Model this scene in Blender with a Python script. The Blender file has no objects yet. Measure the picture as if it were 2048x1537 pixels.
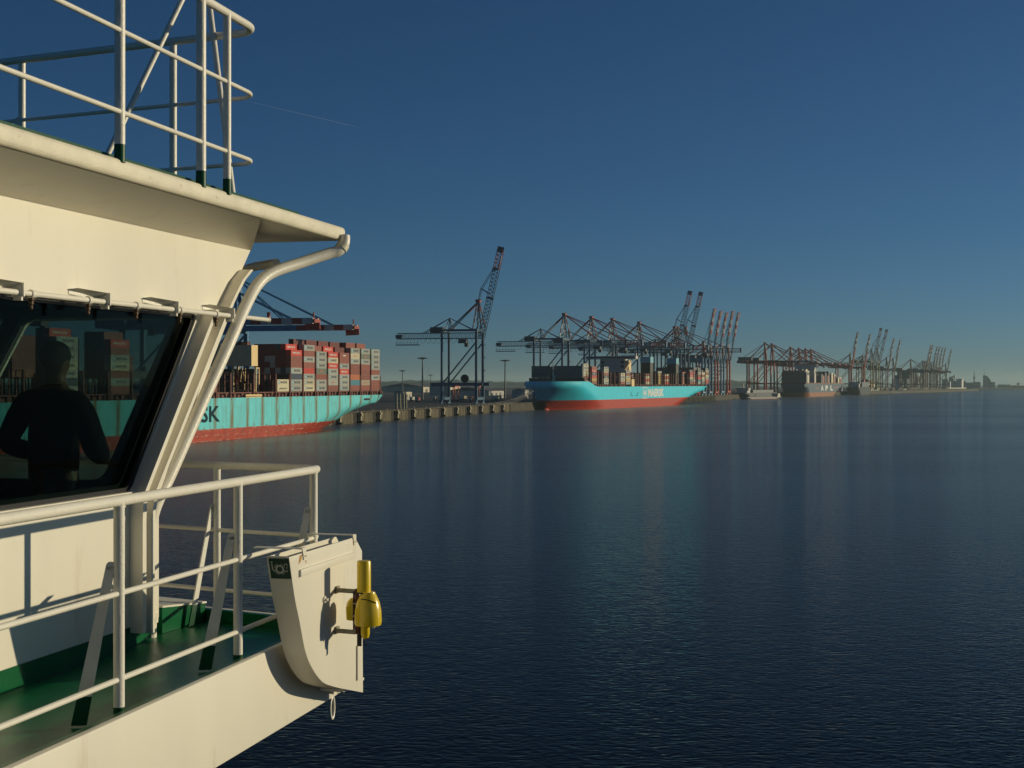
import bpy, bmesh, math, random
from mathutils import Vector, Matrix
from mathutils.geometry import tessellate_polygon
R = math.radians
random.seed(7)
S = bpy.context.scene
COL = S.collection
H = 22.0; F = 2840.0; HY = 769.0

# ---------------------------------------------------------------- camera
cam = bpy.data.cameras.new('camera'); cam.sensor_width = 36; cam.lens = F/2048*36
cam.clip_start = .1; cam.clip_end = 120000
co = bpy.data.objects.new('camera', cam); COL.objects.link(co)
co.location = (0, 0, H); co.rotation_euler = (R(90), 0, 0); S.camera = co
# ---------------------------------------------------------------- sky, sun, exposure
SUN_EL, SUN_ROT = R(11.5), R(71)
w = bpy.data.worlds.new('World'); S.world = w; w.use_nodes = True
nt = w.node_tree; nt.nodes.clear()
wo = nt.nodes.new('ShaderNodeOutputWorld'); bg = nt.nodes.new('ShaderNodeBackground'); sk = nt.nodes.new('ShaderNodeTexSky')
sk.sky_type = 'NISHITA'; sk.sun_disc = False; sk.sun_elevation = SUN_EL; sk.sun_rotation = SUN_ROT
sk.air_density = 0.6; sk.dust_density = 0.5; sk.ozone_density = 6.0; sk.altitude = 0
hs = nt.nodes.new('ShaderNodeHueSaturation'); hs.inputs['Saturation'].default_value = 1.0
tn = nt.nodes.new('ShaderNodeVectorMath'); tn.operation = 'MULTIPLY'; tn.inputs[1].default_value = (.87, 1.02, .91); nt.links.new(sk.outputs[0], tn.inputs[0]); nt.links.new(tn.outputs[0], hs.inputs['Color']); nt.links.new(hs.outputs[0], bg.inputs[0]); bg.inputs[1].default_value = 0.05
nt.links.new(bg.outputs[0], wo.inputs[0])
sl = bpy.data.lights.new('sun', 'SUN'); sl.energy = 3.05; sl.angle = R(.5); sl.color = (1, .86, .57)
so = bpy.data.objects.new('sun', sl); COL.objects.link(so)
sd = Vector((math.sin(SUN_ROT)*math.cos(SUN_EL), math.cos(SUN_ROT)*math.cos(SUN_EL), math.sin(SUN_EL)))
so.rotation_euler = sd.to_track_quat('Z', 'Y').to_euler(); so.location = (100, 30, 120)
S.view_settings.view_transform = 'Standard'; S.view_settings.look = 'None'
S.view_settings.exposure = 0.0; S.view_settings.gamma = 1
S.cycles.max_bounces = 6; S.cycles.transparent_max_bounces = 16; S.cycles.volume_bounces = 0
S.cycles.caustics_reflective = False; S.cycles.caustics_refractive = False
S.cycles.sample_clamp_indirect = 4

# ---------------------------------------------------------------- helpers
def tag(o, label=None, cat=None, group=None, kind=None):
    if label: o['label'] = label
    if cat: o['category'] = cat
    if group: o['group'] = group
    if kind: o['kind'] = kind
    return o
def empty(name, loc=(0, 0, 0), rz=0.0, label=None, cat=None, group=None):
    o = bpy.data.objects.new(name, None); COL.objects.link(o)
    o.location = loc; o.rotation_euler = (0, 0, rz); o.empty_display_size = .5
    return tag(o, label, cat, group)
class MB:
    def __init__(s): s.v = []; s.f = []; s.m = []; s.mi = 0
    def add(s, vs, fs):
        b = len(s.v); s.v += [tuple(v) for v in vs]
        for f in fs: s.f.append(tuple(b+i for i in f)); s.m.append(s.mi)
        return s
    def box(s, x0, x1, y0, y1, z0, z1):
        return s.add([(x0,y0,z0),(x1,y0,z0),(x1,y1,z0),(x0,y1,z0),(x0,y0,z1),(x1,y0,z1),(x1,y1,z1),(x0,y1,z1)],
                     [(0,3,2,1),(4,5,6,7),(0,1,5,4),(1,2,6,5),(2,3,7,6),(3,0,4,7)])
    def beam(s, p, q, w, h=None, up=(0, 0, 1)):
        h = h or w; p = Vector(p); q = Vector(q); d = (q-p).normalized(); u = Vector(up)
        if abs(d.dot(u)) > .98: u = Vector((0, 1, 0))
        a = d.cross(u).normalized()*w/2; b = a.normalized().cross(d).normalized()*h/2
        return s.add([p-a-b, p+a-b, p+a+b, p-a+b, q-a-b, q+a-b, q+a+b, q-a+b],
                     [(0,3,2,1),(4,5,6,7),(0,1,5,4),(1,2,6,5),(2,3,7,6),(3,0,4,7)])
    def tube(s, pts, r, n=10, cap=True):
        pts = [Vector(p) for p in pts]; N = len(pts)
        rr = r if isinstance(r, (list, tuple)) else [r]*N
        b = len(s.v); prev = None
        for i, p in enumerate(pts):
            d = (pts[min(i+1, N-1)]-pts[max(i-1, 0)]).normalized()
            if prev is None:
                u = Vector((0, 0, 1)) if abs(d.z) < .9 else Vector((1, 0, 0))
                a = d.cross(u).normalized()
            else: a = (prev-d*prev.dot(d)).normalized()
            prev = a; c = d.cross(a)
            for k in range(n):
                t = 2*math.pi*k/n; s.v.append(tuple(p+(a*math.cos(t)+c*math.sin(t))*rr[i]))
        for i in range(N-1):
            for k in range(n):
                k2 = (k+1) % n
                s.f.append((b+i*n+k, b+i*n+k2, b+(i+1)*n+k2, b+(i+1)*n+k)); s.m.append(s.mi)
        if cap:
            s.f.append(tuple(b+k for k in reversed(range(n)))); s.m.append(s.mi)
            s.f.append(tuple(b+(N-1)*n+k for k in range(n))); s.m.append(s.mi)
        return s
    def ball(s, c, r, n=12, m=8, sc=(1, 1, 1)):
        pts = []; fs = []
        for j in range(m+1):
            ph = math.pi*j/m
            for i in range(n):
                t = 2*math.pi*i/n
                pts.append((c[0]+r*sc[0]*math.sin(ph)*math.cos(t), c[1]+r*sc[1]*math.sin(ph)*math.sin(t), c[2]+r*sc[2]*math.cos(ph)))
        for j in range(m):
            for i in range(n):
                fs.append((j*n+i, (j+1)*n+i, (j+1)*n+(i+1) % n, j*n+(i+1) % n))
        return s.add(pts, fs)
    def lathe(s, c, prof, n=16):
        pts = []; fs = []
        for (r, z) in prof:
            for i in range(n):
                t = 2*math.pi*i/n; pts.append((c[0]+r*math.cos(t), c[1]+r*math.sin(t), c[2]+z))
        for j in range(len(prof)-1):
            for i in range(n): fs.append((j*n+i, j*n+(i+1) % n, (j+1)*n+(i+1) % n, (j+1)*n+i))
        fs.append(tuple(reversed(range(n)))); fs.append(tuple((len(prof)-1)*n+i for i in range(n)))
        return s.add(pts, fs)
    def panel(s, outer, holes, fn, th):
        """2D outline with holes; fn(u,v,d) -> 3D; th thickness"""
        loops = [outer]+list(holes)
        flat = [p for l in loops for p in l]
        tris = tessellate_polygon([[Vector((p[0], p[1], 0)) for p in l] for l in loops])
        n = len(flat)
        vs = [fn(p[0], p[1], 0) for p in flat]+[fn(p[0], p[1], th) for p in flat]
        fs = [tuple(t) for t in tris]+[tuple(n+i for i in reversed(t)) for t in tris]
        b = 0
        for l in loops:
            k = len(l)
            for i in range(k): j = (i+1) % k; fs.append((b+i, b+j, n+b+j, n+b+i))
            b += k
        return s.add(vs, fs)
    def build(s, name, mats, parent=None, smooth=False, bevel=0, label=None):
        me = bpy.data.meshes.new(name); me.from_pydata(s.v, [], s.f)
        mats = mats if isinstance(mats, (list, tuple)) else [mats]
        for m in mats: me.materials.append(m)
        for i, p in enumerate(me.polygons): p.material_index = s.m[i]
        bm = bmesh.new(); bm.from_mesh(me)
        bmesh.ops.recalc_face_normals(bm, faces=bm.faces)
        if bevel:
            es = [e for e in bm.edges if len(e.link_faces) == 2 and e.calc_face_angle(0) > .6]
            bmesh.ops.bevel(bm, geom=es, offset=bevel, segments=2, affect='EDGES', clamp_overlap=True, profile=.6)
        bm.to_mesh(me); bm.free()
        if smooth or bevel:
            for p in me.polygons: p.use_smooth = True
            try: me.set_sharp_from_angle(angle=R(38))
            except Exception: pass
        o = bpy.data.objects.new(name, me); COL.objects.link(o)
        if parent: o.parent = parent
        if label: o['label'] = label
        return o
def copy_tree(o, parent=None):
    c = o.copy(); COL.objects.link(c)
    if parent: c.parent = parent
    for ch in list(o.children): copy_tree(ch, c)
    return c
def rounded(pts, r, n=5):
    """round corners of a polygon"""
    out = []; N = len(pts)
    for i in range(N):
        p = Vector(pts[i]); a = Vector(pts[i-1]); b = Vector(pts[(i+1) % N])
        da = (a-p); db = (b-p); k = min(r, da.length*.45, db.length*.45)
        A = p+da.normalized()*k; B = p+db.normalized()*k
        for j in range(n+1):
            t = j/n; q = A*(1-t)**2+p*2*t*(1-t)+B*t*t; out.append((q.x, q.y))
    return out
def curve_pts(pts, n=6):
    P = [Vector(p) for p in pts]; out = []
    for i in range(len(P)-1):
        p0 = P[max(i-1, 0)]; p1 = P[i]; p2 = P[i+1]; p3 = P[min(i+2, len(P)-1)]
        for j in range(n):
            t = j/n
            out.append(.5*((2*p1)+(p2-p0)*t+(2*p0-5*p1+4*p2-p3)*t*t+(3*p1-p0-3*p2+p3)*t**3))
    out.append(P[-1]); return out
_txt = {}
def text_mesh(txt, height, width=None, extrude=.01, bold=.0):
    key = (txt, height, width, bold, extrude)
    if key in _txt: return _txt[key]
    cu = bpy.data.curves.new('lettering', 'FONT'); cu.body = txt; cu.size = 1; cu.extrude = 0; cu.offset = bold
    cu.align_x = 'LEFT'; cu.resolution_u = 3
    o = bpy.data.objects.new('tmp', cu); COL.objects.link(o)
    dg = bpy.context.evaluated_depsgraph_get(); me = bpy.data.meshes.new_from_object(o.evaluated_get(dg))
    bpy.data.objects.remove(o)
    xs = [v.co.x for v in me.vertices]; ys = [v.co.y for v in me.vertices]
    x0, x1, y0, y1 = min(xs), max(xs), min(ys), max(ys)
    sy = height/(y1-y0); sx = (width/(x1-x0)) if width else sy
    vs = [((v.co.x-x0)*sx, (v.co.y-y0)*sy) for v in me.vertices]
    r = (vs, [tuple(p.vertices) for p in me.polygons], (x1-x0)*sx)
    _txt[key] = r; return r
def add_text(mb, txt, fn, height, width=None, bold=.02):
    vs, fs, wd = text_mesh(txt, height, width, bold=bold)
    mb.add([fn(x, y) for x, y in vs], fs); return wd
def star(mb, fn, r, n=7, ri=.42):
    pts = []
    for i in range(2*n):
        a = math.pi/2+math.pi*i/n; q = r if i % 2 == 0 else r*ri
        pts.append(fn(q*math.cos(a), q*math.sin(a)))
    c = fn(0, 0); mb.add([c]+pts, [(0, 1+i, 1+(i+1) % (2*n)) for i in range(2*n)])

# ---------------------------------------------------------------- materials
def base_mat(name, col, rough=.5, metal=0, spec=.5):
    m = bpy.data.materials.new(name); m.use_nodes = True; b = m.node_tree.nodes['Principled BSDF']
    b.inputs['Base Color'].default_value = (*col, 1); b.inputs['Roughness'].default_value = rough
    b.inputs['Metallic'].default_value = metal; b.inputs['Specular IOR Level'].default_value = spec
    return m
def N(m, t, **kw):
    n = m.node_tree.nodes.new(t)
    for k, v in kw.items(): setattr(n, k, v)
    return n
def L(m, a, b): m.node_tree.links.new(a, b)
def paint(name, col, rough=.45, var=.12, scale=1.5, bump=.0, stain=None, stain_amt=.5, stretch=(1, 1, 1), bscale=40, objvar=0):
    """paint with mottling, optional stain patches and small unevenness"""
    m = base_mat(name, col, rough); b = m.node_tree.nodes['Principled BSDF']
    tc = N(m, 'ShaderNodeTexCoord'); mp = N(m, 'ShaderNodeMapping'); mp.inputs['Scale'].default_value = stretch
    L(m, tc.outputs['Object'], mp.inputs['Vector'])
    nz = N(m, 'ShaderNodeTexNoise'); nz.inputs['Scale'].default_value = scale; nz.inputs['Detail'].default_value = 6
    L(m, mp.outputs[0], nz.inputs['Vector'])
    rp = N(m, 'ShaderNodeValToRGB'); e = rp.color_ramp.elements
    e[0].position = .3; e[1].position = .7
    e[0].color = tuple(c*(1-var) for c in col)+(1,); e[1].color = tuple(min(1, c*(1+var*.5)) for c in col)+(1,)
    L(m, nz.outputs['Fac'], rp.inputs['Fac']); out = rp.outputs['Color']
    if stain:
        n2 = N(m, 'ShaderNodeTexNoise'); n2.inputs['Scale'].default_value = scale*2.2; n2.inputs['Detail'].default_value = 8
        n2.inputs['Roughness'].default_value = .65
        L(m, mp.outputs[0], n2.inputs['Vector'])
        r2 = N(m, 'ShaderNodeValToRGB'); r2.color_ramp.elements[0].position = .60; r2.color_ramp.elements[1].position = .72
        L(m, n2.outputs['Fac'], r2.inputs['Fac'])
        mu = N(m, 'ShaderNodeMath', operation='MULTIPLY'); mu.inputs[1].default_value = stain_amt; L(m, r2.outputs[0], mu.inputs[0])
        mx = N(m, 'ShaderNodeMixRGB'); mx.inputs['Color2'].default_value = (*stain, 1)
        L(m, mu.outputs[0], mx.inputs['Fac']); L(m, out, mx.inputs['Color1']); out = mx.outputs[0]
    if objvar:
        oi = N(m, 'ShaderNodeObjectInfo'); mr = N(m, 'ShaderNodeMapRange'); mr.inputs['To Min'].default_value = 1-objvar; mr.inputs['To Max'].default_value = 1+objvar*.6
        L(m, oi.outputs['Random'], mr.inputs['Value']); vm = N(m, 'ShaderNodeVectorMath', operation='SCALE')
        L(m, out, vm.inputs[0]); L(m, mr.outputs[0], vm.inputs['Scale']); out = vm.outputs[0]
    L(m, out, b.inputs['Base Color'])
    if bump:
        n3 = N(m, 'ShaderNodeTexNoise'); n3.inputs['Scale'].default_value = bscale; n3.inputs['Detail'].default_value = 3
        L(m, tc.outputs['Object'], n3.inputs['Vector'])
        bp = N(m, 'ShaderNodeBump'); bp.inputs['Strength'].default_value = bump; bp.inputs['Distance'].default_value = .01
        L(m, n3.outputs['Fac'], bp.inputs['Height']); L(m, bp.outputs[0], b.inputs['Normal'])
    return m
M = {}
M['white'] = paint('white_paint', (.82, .78, .67), .42, .06, 1.6, .3, (.45, .33, .18), .28, (1, 1, .3), 3)
M['pipewhite'] = paint('white_pipe_paint', (.82, .79, .70), .42, .05, 5, .25, (.45, .40, .30), .2, bscale=60)
M['fascia'] = paint('weathered_white_paint', (.78, .73, .58), .5, .12, 9, .3, (.38, .28, .14), .45, (1, .6, 1), 70)
M['green'] = paint('green_deck_paint', (.005, .115, .042), .26, .25, 3, .3, (.03, .06, .04), .5, bscale=90)
M['greenfoot'] = paint('green_foot_paint', (.006, .07, .03), .4, .2, 20)
for k_ in ('green', 'greenfoot'): M[k_].node_tree.nodes['Principled BSDF'].inputs['Specular IOR Level'].default_value = .22
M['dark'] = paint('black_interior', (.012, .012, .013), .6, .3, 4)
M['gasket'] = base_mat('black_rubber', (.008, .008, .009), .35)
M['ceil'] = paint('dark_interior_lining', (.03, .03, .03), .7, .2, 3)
M['yellow'] = paint('yellow_plastic', (.80, .58, .01), .28, .06, 12, .05)
M['yellow2'] = paint('amber_plastic', (.78, .56, .03), .22, .06, 12)
M['rusty'] = paint('rusty_bracket', (.13, .045, .018), .7, .5, 30, .4, (.35, .13, .03), .8)
M['galv'] = paint('weathered_bracket', (.30, .27, .19), .5, .3, 20, .2, (.20, .08, .03), .7)
M['brass'] = base_mat('brass_nozzle', (.10, .06, .035), .6, .3)
M['sign'] = base_mat('dark_green_sign', (.006, .05, .032), .35)
M['signw'] = base_mat('pale_sign_print', (.55, .58, .50), .5)
M['skin'] = paint('skin', (.42, .22, .14), .5, .1, 15)
M['hair'] = paint('brown_hair', (.035, .02, .012), .55, .5, 40, .8, bscale=150)
M['sweater'] = paint('black_knit', (.009, .009, .011), .85, .3, 30, .5, bscale=200)
M['jeans'] = paint('dark_trousers', (.012, .015, .022), .8, .3, 30, .4, bscale=150)
M['strap'] = base_mat('grey_strap', (.06, .06, .06), .6)
M['black'] = base_mat('black', (.006, .006, .006), .4)
# glass: thin tinted panes
def pane_mat(name, tint):
    m = bpy.data.materials.new(name); m.use_nodes = True; t = m.node_tree; t.nodes.clear()
    o = t.nodes.new('ShaderNodeOutputMaterial'); tr = t.nodes.new('ShaderNodeBsdfTransparent'); gl = t.nodes.new('ShaderNodeBsdfGlossy')
    fr = t.nodes.new('ShaderNodeFresnel'); fr.inputs[0].default_value = 1.09; mx = t.nodes.new('ShaderNodeMixShader')
    tr.inputs[0].default_value = (*tint, 1); gl.inputs['Roughness'].default_value = .0
    t.links.new(fr.outputs[0], mx.inputs[0]); t.links.new(tr.outputs[0], mx.inputs[1]); t.links.new(gl.outputs[0], mx.inputs[2])
    t.links.new(mx.outputs[0], o.inputs[0]); return m
M['glass'] = pane_mat('tinted_glass', (.44, .52, .50))
M['glass2'] = pane_mat('clear_glass', (.70, .76, .74))
# steelwork
M['a_blue'] = paint('crane_blue', (.018, .09, .17), .5, .3, .3, objvar=.2)
M['b_blue'] = paint('crane_mid_blue', (.05, .20, .36), .5, .25, .3, stain=(.2, .12, .08), stain_amt=.4)
M['b_lblue'] = paint('crane_pale_blue', (.16, .30, .42), .5, .2, .3)
M['c_red'] = paint('crane_oxide_red', (.38, .04, .025), .55, .3, .3, objvar=.25)
M['c_orange'] = paint('crane_red', (.55, .07, .03), .5, .25, .3)
M['c_grey'] = paint('crane_brown', (.20, .13, .10), .6, .3, .3, objvar=.3)
M['c_white'] = paint('crane_white', (.50, .48, .44), .5, .2, .3)
M['c_dark'] = paint('crane_house_dark', (.04, .06, .08), .6, .2, .5)
M['c_yel'] = paint('crane_olive', (.30, .26, .08), .6, .3, .3)
# ================================================================ SETTING
def water_mat():
    m = bpy.data.materials.new('harbour_water'); m.use_nodes = True; t = m.node_tree; t.nodes.clear()
    out = t.nodes.new('ShaderNodeOutputMaterial'); mx = t.nodes.new('ShaderNodeMixShader'); fr = t.nodes.new('ShaderNodeFresnel'); fr.inputs[0].default_value = 1.17
    df = t.nodes.new('ShaderNodeBsdfDiffuse'); df.inputs[0].default_value = (.001, .002, .003, 1); gl = t.nodes.new('ShaderNodeBsdfGlossy'); gl.inputs['Roughness'].default_value = .05; gl.inputs[0].default_value = (.74, .77, .75, 1)
    t.links.new(fr.outputs[0], mx.inputs[0]); t.links.new(df.outputs[0], mx.inputs[1]); g2 = t.nodes.new('ShaderNodeBsdfGlossy'); g2.inputs['Roughness'].default_value = .33; g2.inputs[0].default_value = (.76, .78, .76, 1); gm = t.nodes.new('ShaderNodeMixShader'); gm.inputs[0].default_value = .52; t.links.new(gl.outputs[0], gm.inputs[1]); t.links.new(g2.outputs[0], gm.inputs[2]); t.links.new(gm.outputs[0], mx.inputs[2]); t.links.new(mx.outputs[0], out.inputs[0])
    g = N(m, 'ShaderNodeNewGeometry')
    def nz(scale, st, det, rough=.5, rot=0, off=None):
        v = g.outputs['Position']
        if off:
            o_ = N(m, 'ShaderNodeVectorMath', operation='ADD'); o_.inputs[1].default_value = off; L(m, v, o_.inputs[0]); v = o_.outputs[0]
        mp = N(m, 'ShaderNodeMapping'); mp.inputs['Scale'].default_value = st; mp.inputs['Rotation'].default_value = (0, 0, rot)
        L(m, v, mp.inputs['Vector'])
        n = N(m, 'ShaderNodeTexNoise'); n.inputs['Scale'].default_value = scale; n.inputs['Detail'].default_value = det; n.inputs['Roughness'].default_value = rough
        L(m, mp.outputs[0], n.inputs['Vector']); return n
    def mth(op, a, c=None):
        n = N(m, 'ShaderNodeMath', operation=op)
        for i, x in enumerate((a, c)):
            if x is None: continue
            if isinstance(x, (int, float)): n.inputs[i].default_value = x
            else: L(m, x, n.inputs[i])
        return n.outputs[0]
    def scl(v, k):
        s = N(m, 'ShaderNodeVectorMath', operation='SCALE'); L(m, v, s.inputs[0])
        if isinstance(k, float): s.inputs['Scale'].default_value = k
        else: L(m, k, s.inputs['Scale'])
        return s.outputs[0]
    E = .12
    def height(off):
        tot = None
        for sc_, st, rot, amp, ridge in WAVES:
            n = nz(sc_, st, 2, .45, rot, off).outputs['Fac']
            if ridge: n = mth('MULTIPLY', mth('ABSOLUTE', mth('SUBTRACT', n, .5)), -1.6)
            n = mth('MULTIPLY', n, amp); tot = n if tot is None else mth('ADD', tot, n)
        return tot
    h0, hx, hy = height(None), height((E, 0, 0)), height((0, E, 0))
    cb = N(m, 'ShaderNodeCombineXYZ'); L(m, mth('DIVIDE', mth('SUBTRACT', h0, hx), E), cb.inputs[0]); L(m, mth('DIVIDE', mth('SUBTRACT', h0, hy), E), cb.inputs[1])
    v = cb.outputs[0]
    # wind bands
    pn = nz(.006, (.25, 1.6, 1), 4, .6, .12)
    mr = N(m, 'ShaderNodeMapRange'); mr.inputs['From Min'].default_value = .35; mr.inputs['From Max'].default_value = .65
    mr.inputs['To Min'].default_value = .72; mr.inputs['To Max'].default_value = 1.25; L(m, pn.outputs['Fac'], mr.inputs['Value'])
    v = scl(v, mr.outputs[0])
    ml = N(m, 'ShaderNodeVectorMath', operation='MULTIPLY'); ml.inputs[1].default_value = (1, 1, 0); L(m, v, ml.inputs[0])
    ad = N(m, 'ShaderNodeVectorMath', operation='ADD'); ad.inputs[1].default_value = (0, 0, 1); L(m, ml.outputs[0], ad.inputs[0])
    no = N(m, 'ShaderNodeVectorMath', operation='NORMALIZE'); L(m, ad.outputs[0], no.inputs[0]); L(m, no.outputs[0], gl.inputs['Normal']); L(m, no.outputs[0], g2.inputs['Normal']); L(m, no.outputs[0], fr.inputs['Normal'])
    return m
WAVES = ((1.35, (.50, 1, 1), .45, .092, True), (2.6, (.6, 1, 1), -.6, .040, False), (.55, (.7, 1, 1), -.12, .060, False), (5, (.8, 1, 1), .3, .016, False))   # scale, stretch, heading, height, ridged
BX = (-14000, 22000, -700, 34000)      # ground and water reach
def sheet(name, poly, z, mat, kind='structure'):
    mb = MB(); mb.add([(x, y, z) for x, y in poly], [tuple(range(len(poly)))]); o = mb.build(name, mat); tag(o, kind=kind); return o
sheet('water', [(BX[0], BX[2]), (BX[1], BX[2]), (BX[1], BX[3]), (BX[0], BX[3])], 0, water_mat())
# quay line at the water: near berth, long middle berth, far berth
Q0 = Vector((-262, 90)); Q1 = Vector((-1, 1140)); Q2 = Vector((275, 1916)); Q3 = Vector((452, 2420)); Q4 = Vector((1380, 4300)); Q5 = Vector((1500, 4560))
QL = [Q0, Q1, Q2, Q3, Q4, Q5]
QH = 6.6
M['asphalt'] = paint('quay_asphalt', (.045, .045, .043), .85, .35, .03)
M['concrete'] = paint('quay_concrete', (.06, .052, .038), .85, .35, .35, stain=(.08, .05, .03), stain_amt=.7, stretch=(1, 1, .3))
M['sheetpile'] = paint('sheet_piling', (.21, .18, .115), .8, .4, .5, stain=(.12, .06, .03), stain_amt=.6, stretch=(2, 2, .3))
M['fender'] = paint('fender_timber', (.40, .36, .25), .8, .4, .6)
M['shade_rubber'] = base_mat('recess_shade_and_rubber', (.02, .018, .015), .9)  # near black: painted shade of the quay recesses, also the fender rubber
land = MB(); LP = [(q.x, q.y) for q in QL]+[(1300, 5200), (1500, 9000), (-13800, 9000), (-13800, 90)]
offp = []
def inland(p, q, d): v = (q-p).normalized(); return Vector((-v.y, v.x))*d
pts = []
for i, q in enumerate(QL):
    a = QL[max(0, i-1)]; b = QL[min(len(QL)-1, i+1)]; v = inland(a, b, 1.2); pts.append((q.x+v.x, q.y+v.y))
P = pts+LP[6:]; n = len(P)
land.add([(x, y, QH) for x, y in P]+[(x, y, -2) for x, y in P], [tuple(range(n))]+[(i, (i+1) % n, n+(i+1) % n, n+i) for i in range(n)])
tag(land.build('quay_ground', M['asphalt']), kind='structure')
# far shore on the right
M['woods'] = paint('far_woods', (.035, .045, .025), .9, .4, .01)
M['grassland'] = paint('far_shore_grass', (.06, .065, .035), .9, .3, .01)
sheet('far_shore', [(1500, 4700), (2600, 6600), (4200, 10500), (9000, 11500), (21000, 12000), (21000, 33000), (1505, 33000)], 1.5, M['grassland'])
def ridge(name, p, q, h0, h1, n, seed, kind='stuff', d=60, z0=0):
    rn = random.Random(seed); p = Vector(p); q = Vector(q); mb = MB(); v = (q-p); nv = Vector((-v.y, v.x)).normalized()*d; b = []
    for i in range(n+1):
        c = p+v*i/n; h = h0+(h1-h0)*(.5+.5*math.sin(i*.13+seed))*rn.uniform(.6, 1)+rn.uniform(0, 3)
        for k, hh in ((-1, .0), (-.7, .75), (0, 1), (.8, .8), (1, 0)):
            e = c+nv*k; mb.v.append((e.x+rn.uniform(-8, 8), e.y, z0+h*hh*rn.uniform(.85, 1.05)))
    for i in range(n):
        for k in range(4): mb.f.append((5*i+k, 5*i+5+k, 5*i+6+k, 5*i+k+1)); mb.m.append(0)
    o = mb.build(name, M['woods']); tag(o, kind=kind)
    if kind == 'stuff': tag(o, 'dark line of distant woods along the horizon', 'woods')
    return o
ridge('hills', (-3500, 8200), (1450, 8600), 22, 44, 150, 2, 'structure', 200, 6)
ridge('far_woods', (2700, 7600), (12000, 12000), 10, 26, 260, 5, 'stuff', 60, 1)
ridge('far_woods', (-1500, 3600), (600, 4300), 3, 9, 160, 9, 'stuff', 30, 6)['label'] = 'low dark scrub beyond the container yard'

# quay walls
def qwall(p, q, name, label, step, npan, zt=QH):
    d = (q-p); Lq = d.length; th = math.atan2(d.x, d.y); root = empty(name, (p.x, p.y, 0), -th, label, 'quay wall')
    MB().box(-1.4, -.0, 0, Lq, zt-.75, zt+.05).build('coping', M['concrete'], root)
    MB().box(-1.6, -1.02, 0, Lq, -2, zt-.76).build('rear_face', M['shade_rubber'], root)  # shallow black face; shade of deep recesses is put into its colour
    k0 = int(Lq/step)-npan
    return root, Lq
w1, L1 = qwall(Q0, Q1, 'quay_wall', 'sunlit sheet pile quay wall with dark recesses between the two turquoise ships', 13, 40)
y = L1-3; k = 0; rn = random.Random(4)
while y > L1-640 and k < 20:
    mb = MB(); yy = y-21; n = 13
    for i in range(n):
        a = yy+21*i/n; b = a+21/n; w_ = rn.uniform(.7, 1.1)
        mb.box(-1.0, -.3, a+.02, a+w_, -2, QH-.9+rn.uniform(-.2, .3)); 0
    mb.build('sheet_pile_panel', M['sheetpile'], w1)
    f_ = MB(); f_.box(-.2, .9, yy-2.6, yy-.6, -1, QH-.3); f_.box(-.1, 1.5, yy-3.0, yy-.4, QH-2.6, QH-1.4)
    f_.build('fender', M['fender'], w1)
    MB().box(-.1, 1.7, yy-3.2, yy-.2, .2, 1.3).build('rubber_block', M['shade_rubber'], w1); y -= 32.5; k += 1
w2, L2 = qwall(Q1, Q2, 'quay_wall', 'shadowed quay wall along the berth of the clean turquoise ship', 13, 0)
MB().box(-1.0, -.4, 0, L2, -2, QH-.77).build('pile_face', M['concrete'], w2)
y = L2-4
for k in range(26):
    MB().tube([(.2, y, -2), (.2, y, QH-.4)], .6, 8).build('fender', M['fender'], w2); y -= 7.5
w3, L3 = qwall(Q2, Q3, 'quay_wall', 'quay wall under the red crane portals', 13, 0)
MB().box(-1.0, -.4, 0, L3, -2, QH-.77).build('pile_face', M['concrete'], w3)
w4, L4 = qwall(Q3, Q4, 'quay_wall', 'long hazy quay wall at the far berths', 13, 0)
MB().box(-1.0, -.4, 0, L4, -2, QH-.77).build('pile_face', M['concrete'], w4)

# ================================================================ FERRY (camera side)
TH = math.atan2(.2334, .9724); UX, UY = math.sin(TH), math.cos(TH)
FO = Vector((-2.71, 10.5, 20.1))
ferry = empty('ferry', FO, -TH, 'white and green ferry with raked wheelhouse window and railed side deck in the foreground', 'ferry')
def f3(o, t, z): return (o, t, z+1.9)            # z is given relative to the eye level
def uf(px, py, Y):                                # a measured photo point at depth Y, in ferry coordinates
    X = (px-1024)/F*Y; z = -(py-HY)/F*Y; dx = X-FO.x; dy = Y-FO.y
    return Vector((dx*UY-dy*UX, dx*UX+dy*UY, z+1.9))
def part(mb, name, mat, parent=ferry, **k): return mb.build(name, mat, parent, **k)
TB = -8.0
# deck, kerb plating and outer beam
mb = MB(); mb.panel([(0-.02, TB), (1.20, TB), (1.20, .70), (-.45, 1.27), (-4.0, 2.25), (-4.0, .6), (-.02, .04)], [], lambda u, v, d: f3(u, v, -1.9-d), .05)
part(mb, 'deck', M['green'])
mb = MB(); mb.box(1.19, 1.25, TB, .78, .1-.0, .1+.0) if 0 else None
mb = MB()
def fas(o0, o1, z0, z1, t1): mb.box(o0, o1, TB, t1, z0+1.9, z1+1.9)
fas(1.20, 1.25, -2.38, -1.80, .70)
mb.box(.55, 1.20, TB, .60, -.46, -.43)
part(mb, 'side_beam', M['white'], bevel=.012)
mb = MB(); mb.box(1.155, 1.198, TB, .66, 0.001, .092); part(mb, 'waterway_plate', M['green'])
# forward edge plating of the deck wing (angled)
fx = lambda k: (1.116-1.347*k, .627+.386*k)
mb = MB()
a0 = Vector((1.26, .66, 0)); a1 = Vector((-2.4, 1.72, 0)); dd = (a1-a0).normalized(); nn = Vector((-dd.y, dd.x, 0))*-1
mb.beam(a0+Vector((0, .03, -.19)), a1+Vector((0, .03, -.19)), .05, .56)
part(mb, 'front_beam', M['white'], bevel=.01)
mb = MB(); mb.beam(a0+Vector((-.05, -.03, .046)), a1+Vector((0, -.03, .046)), .05, .09); part(mb, 'front_waterway_plate', M['green'])
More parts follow.
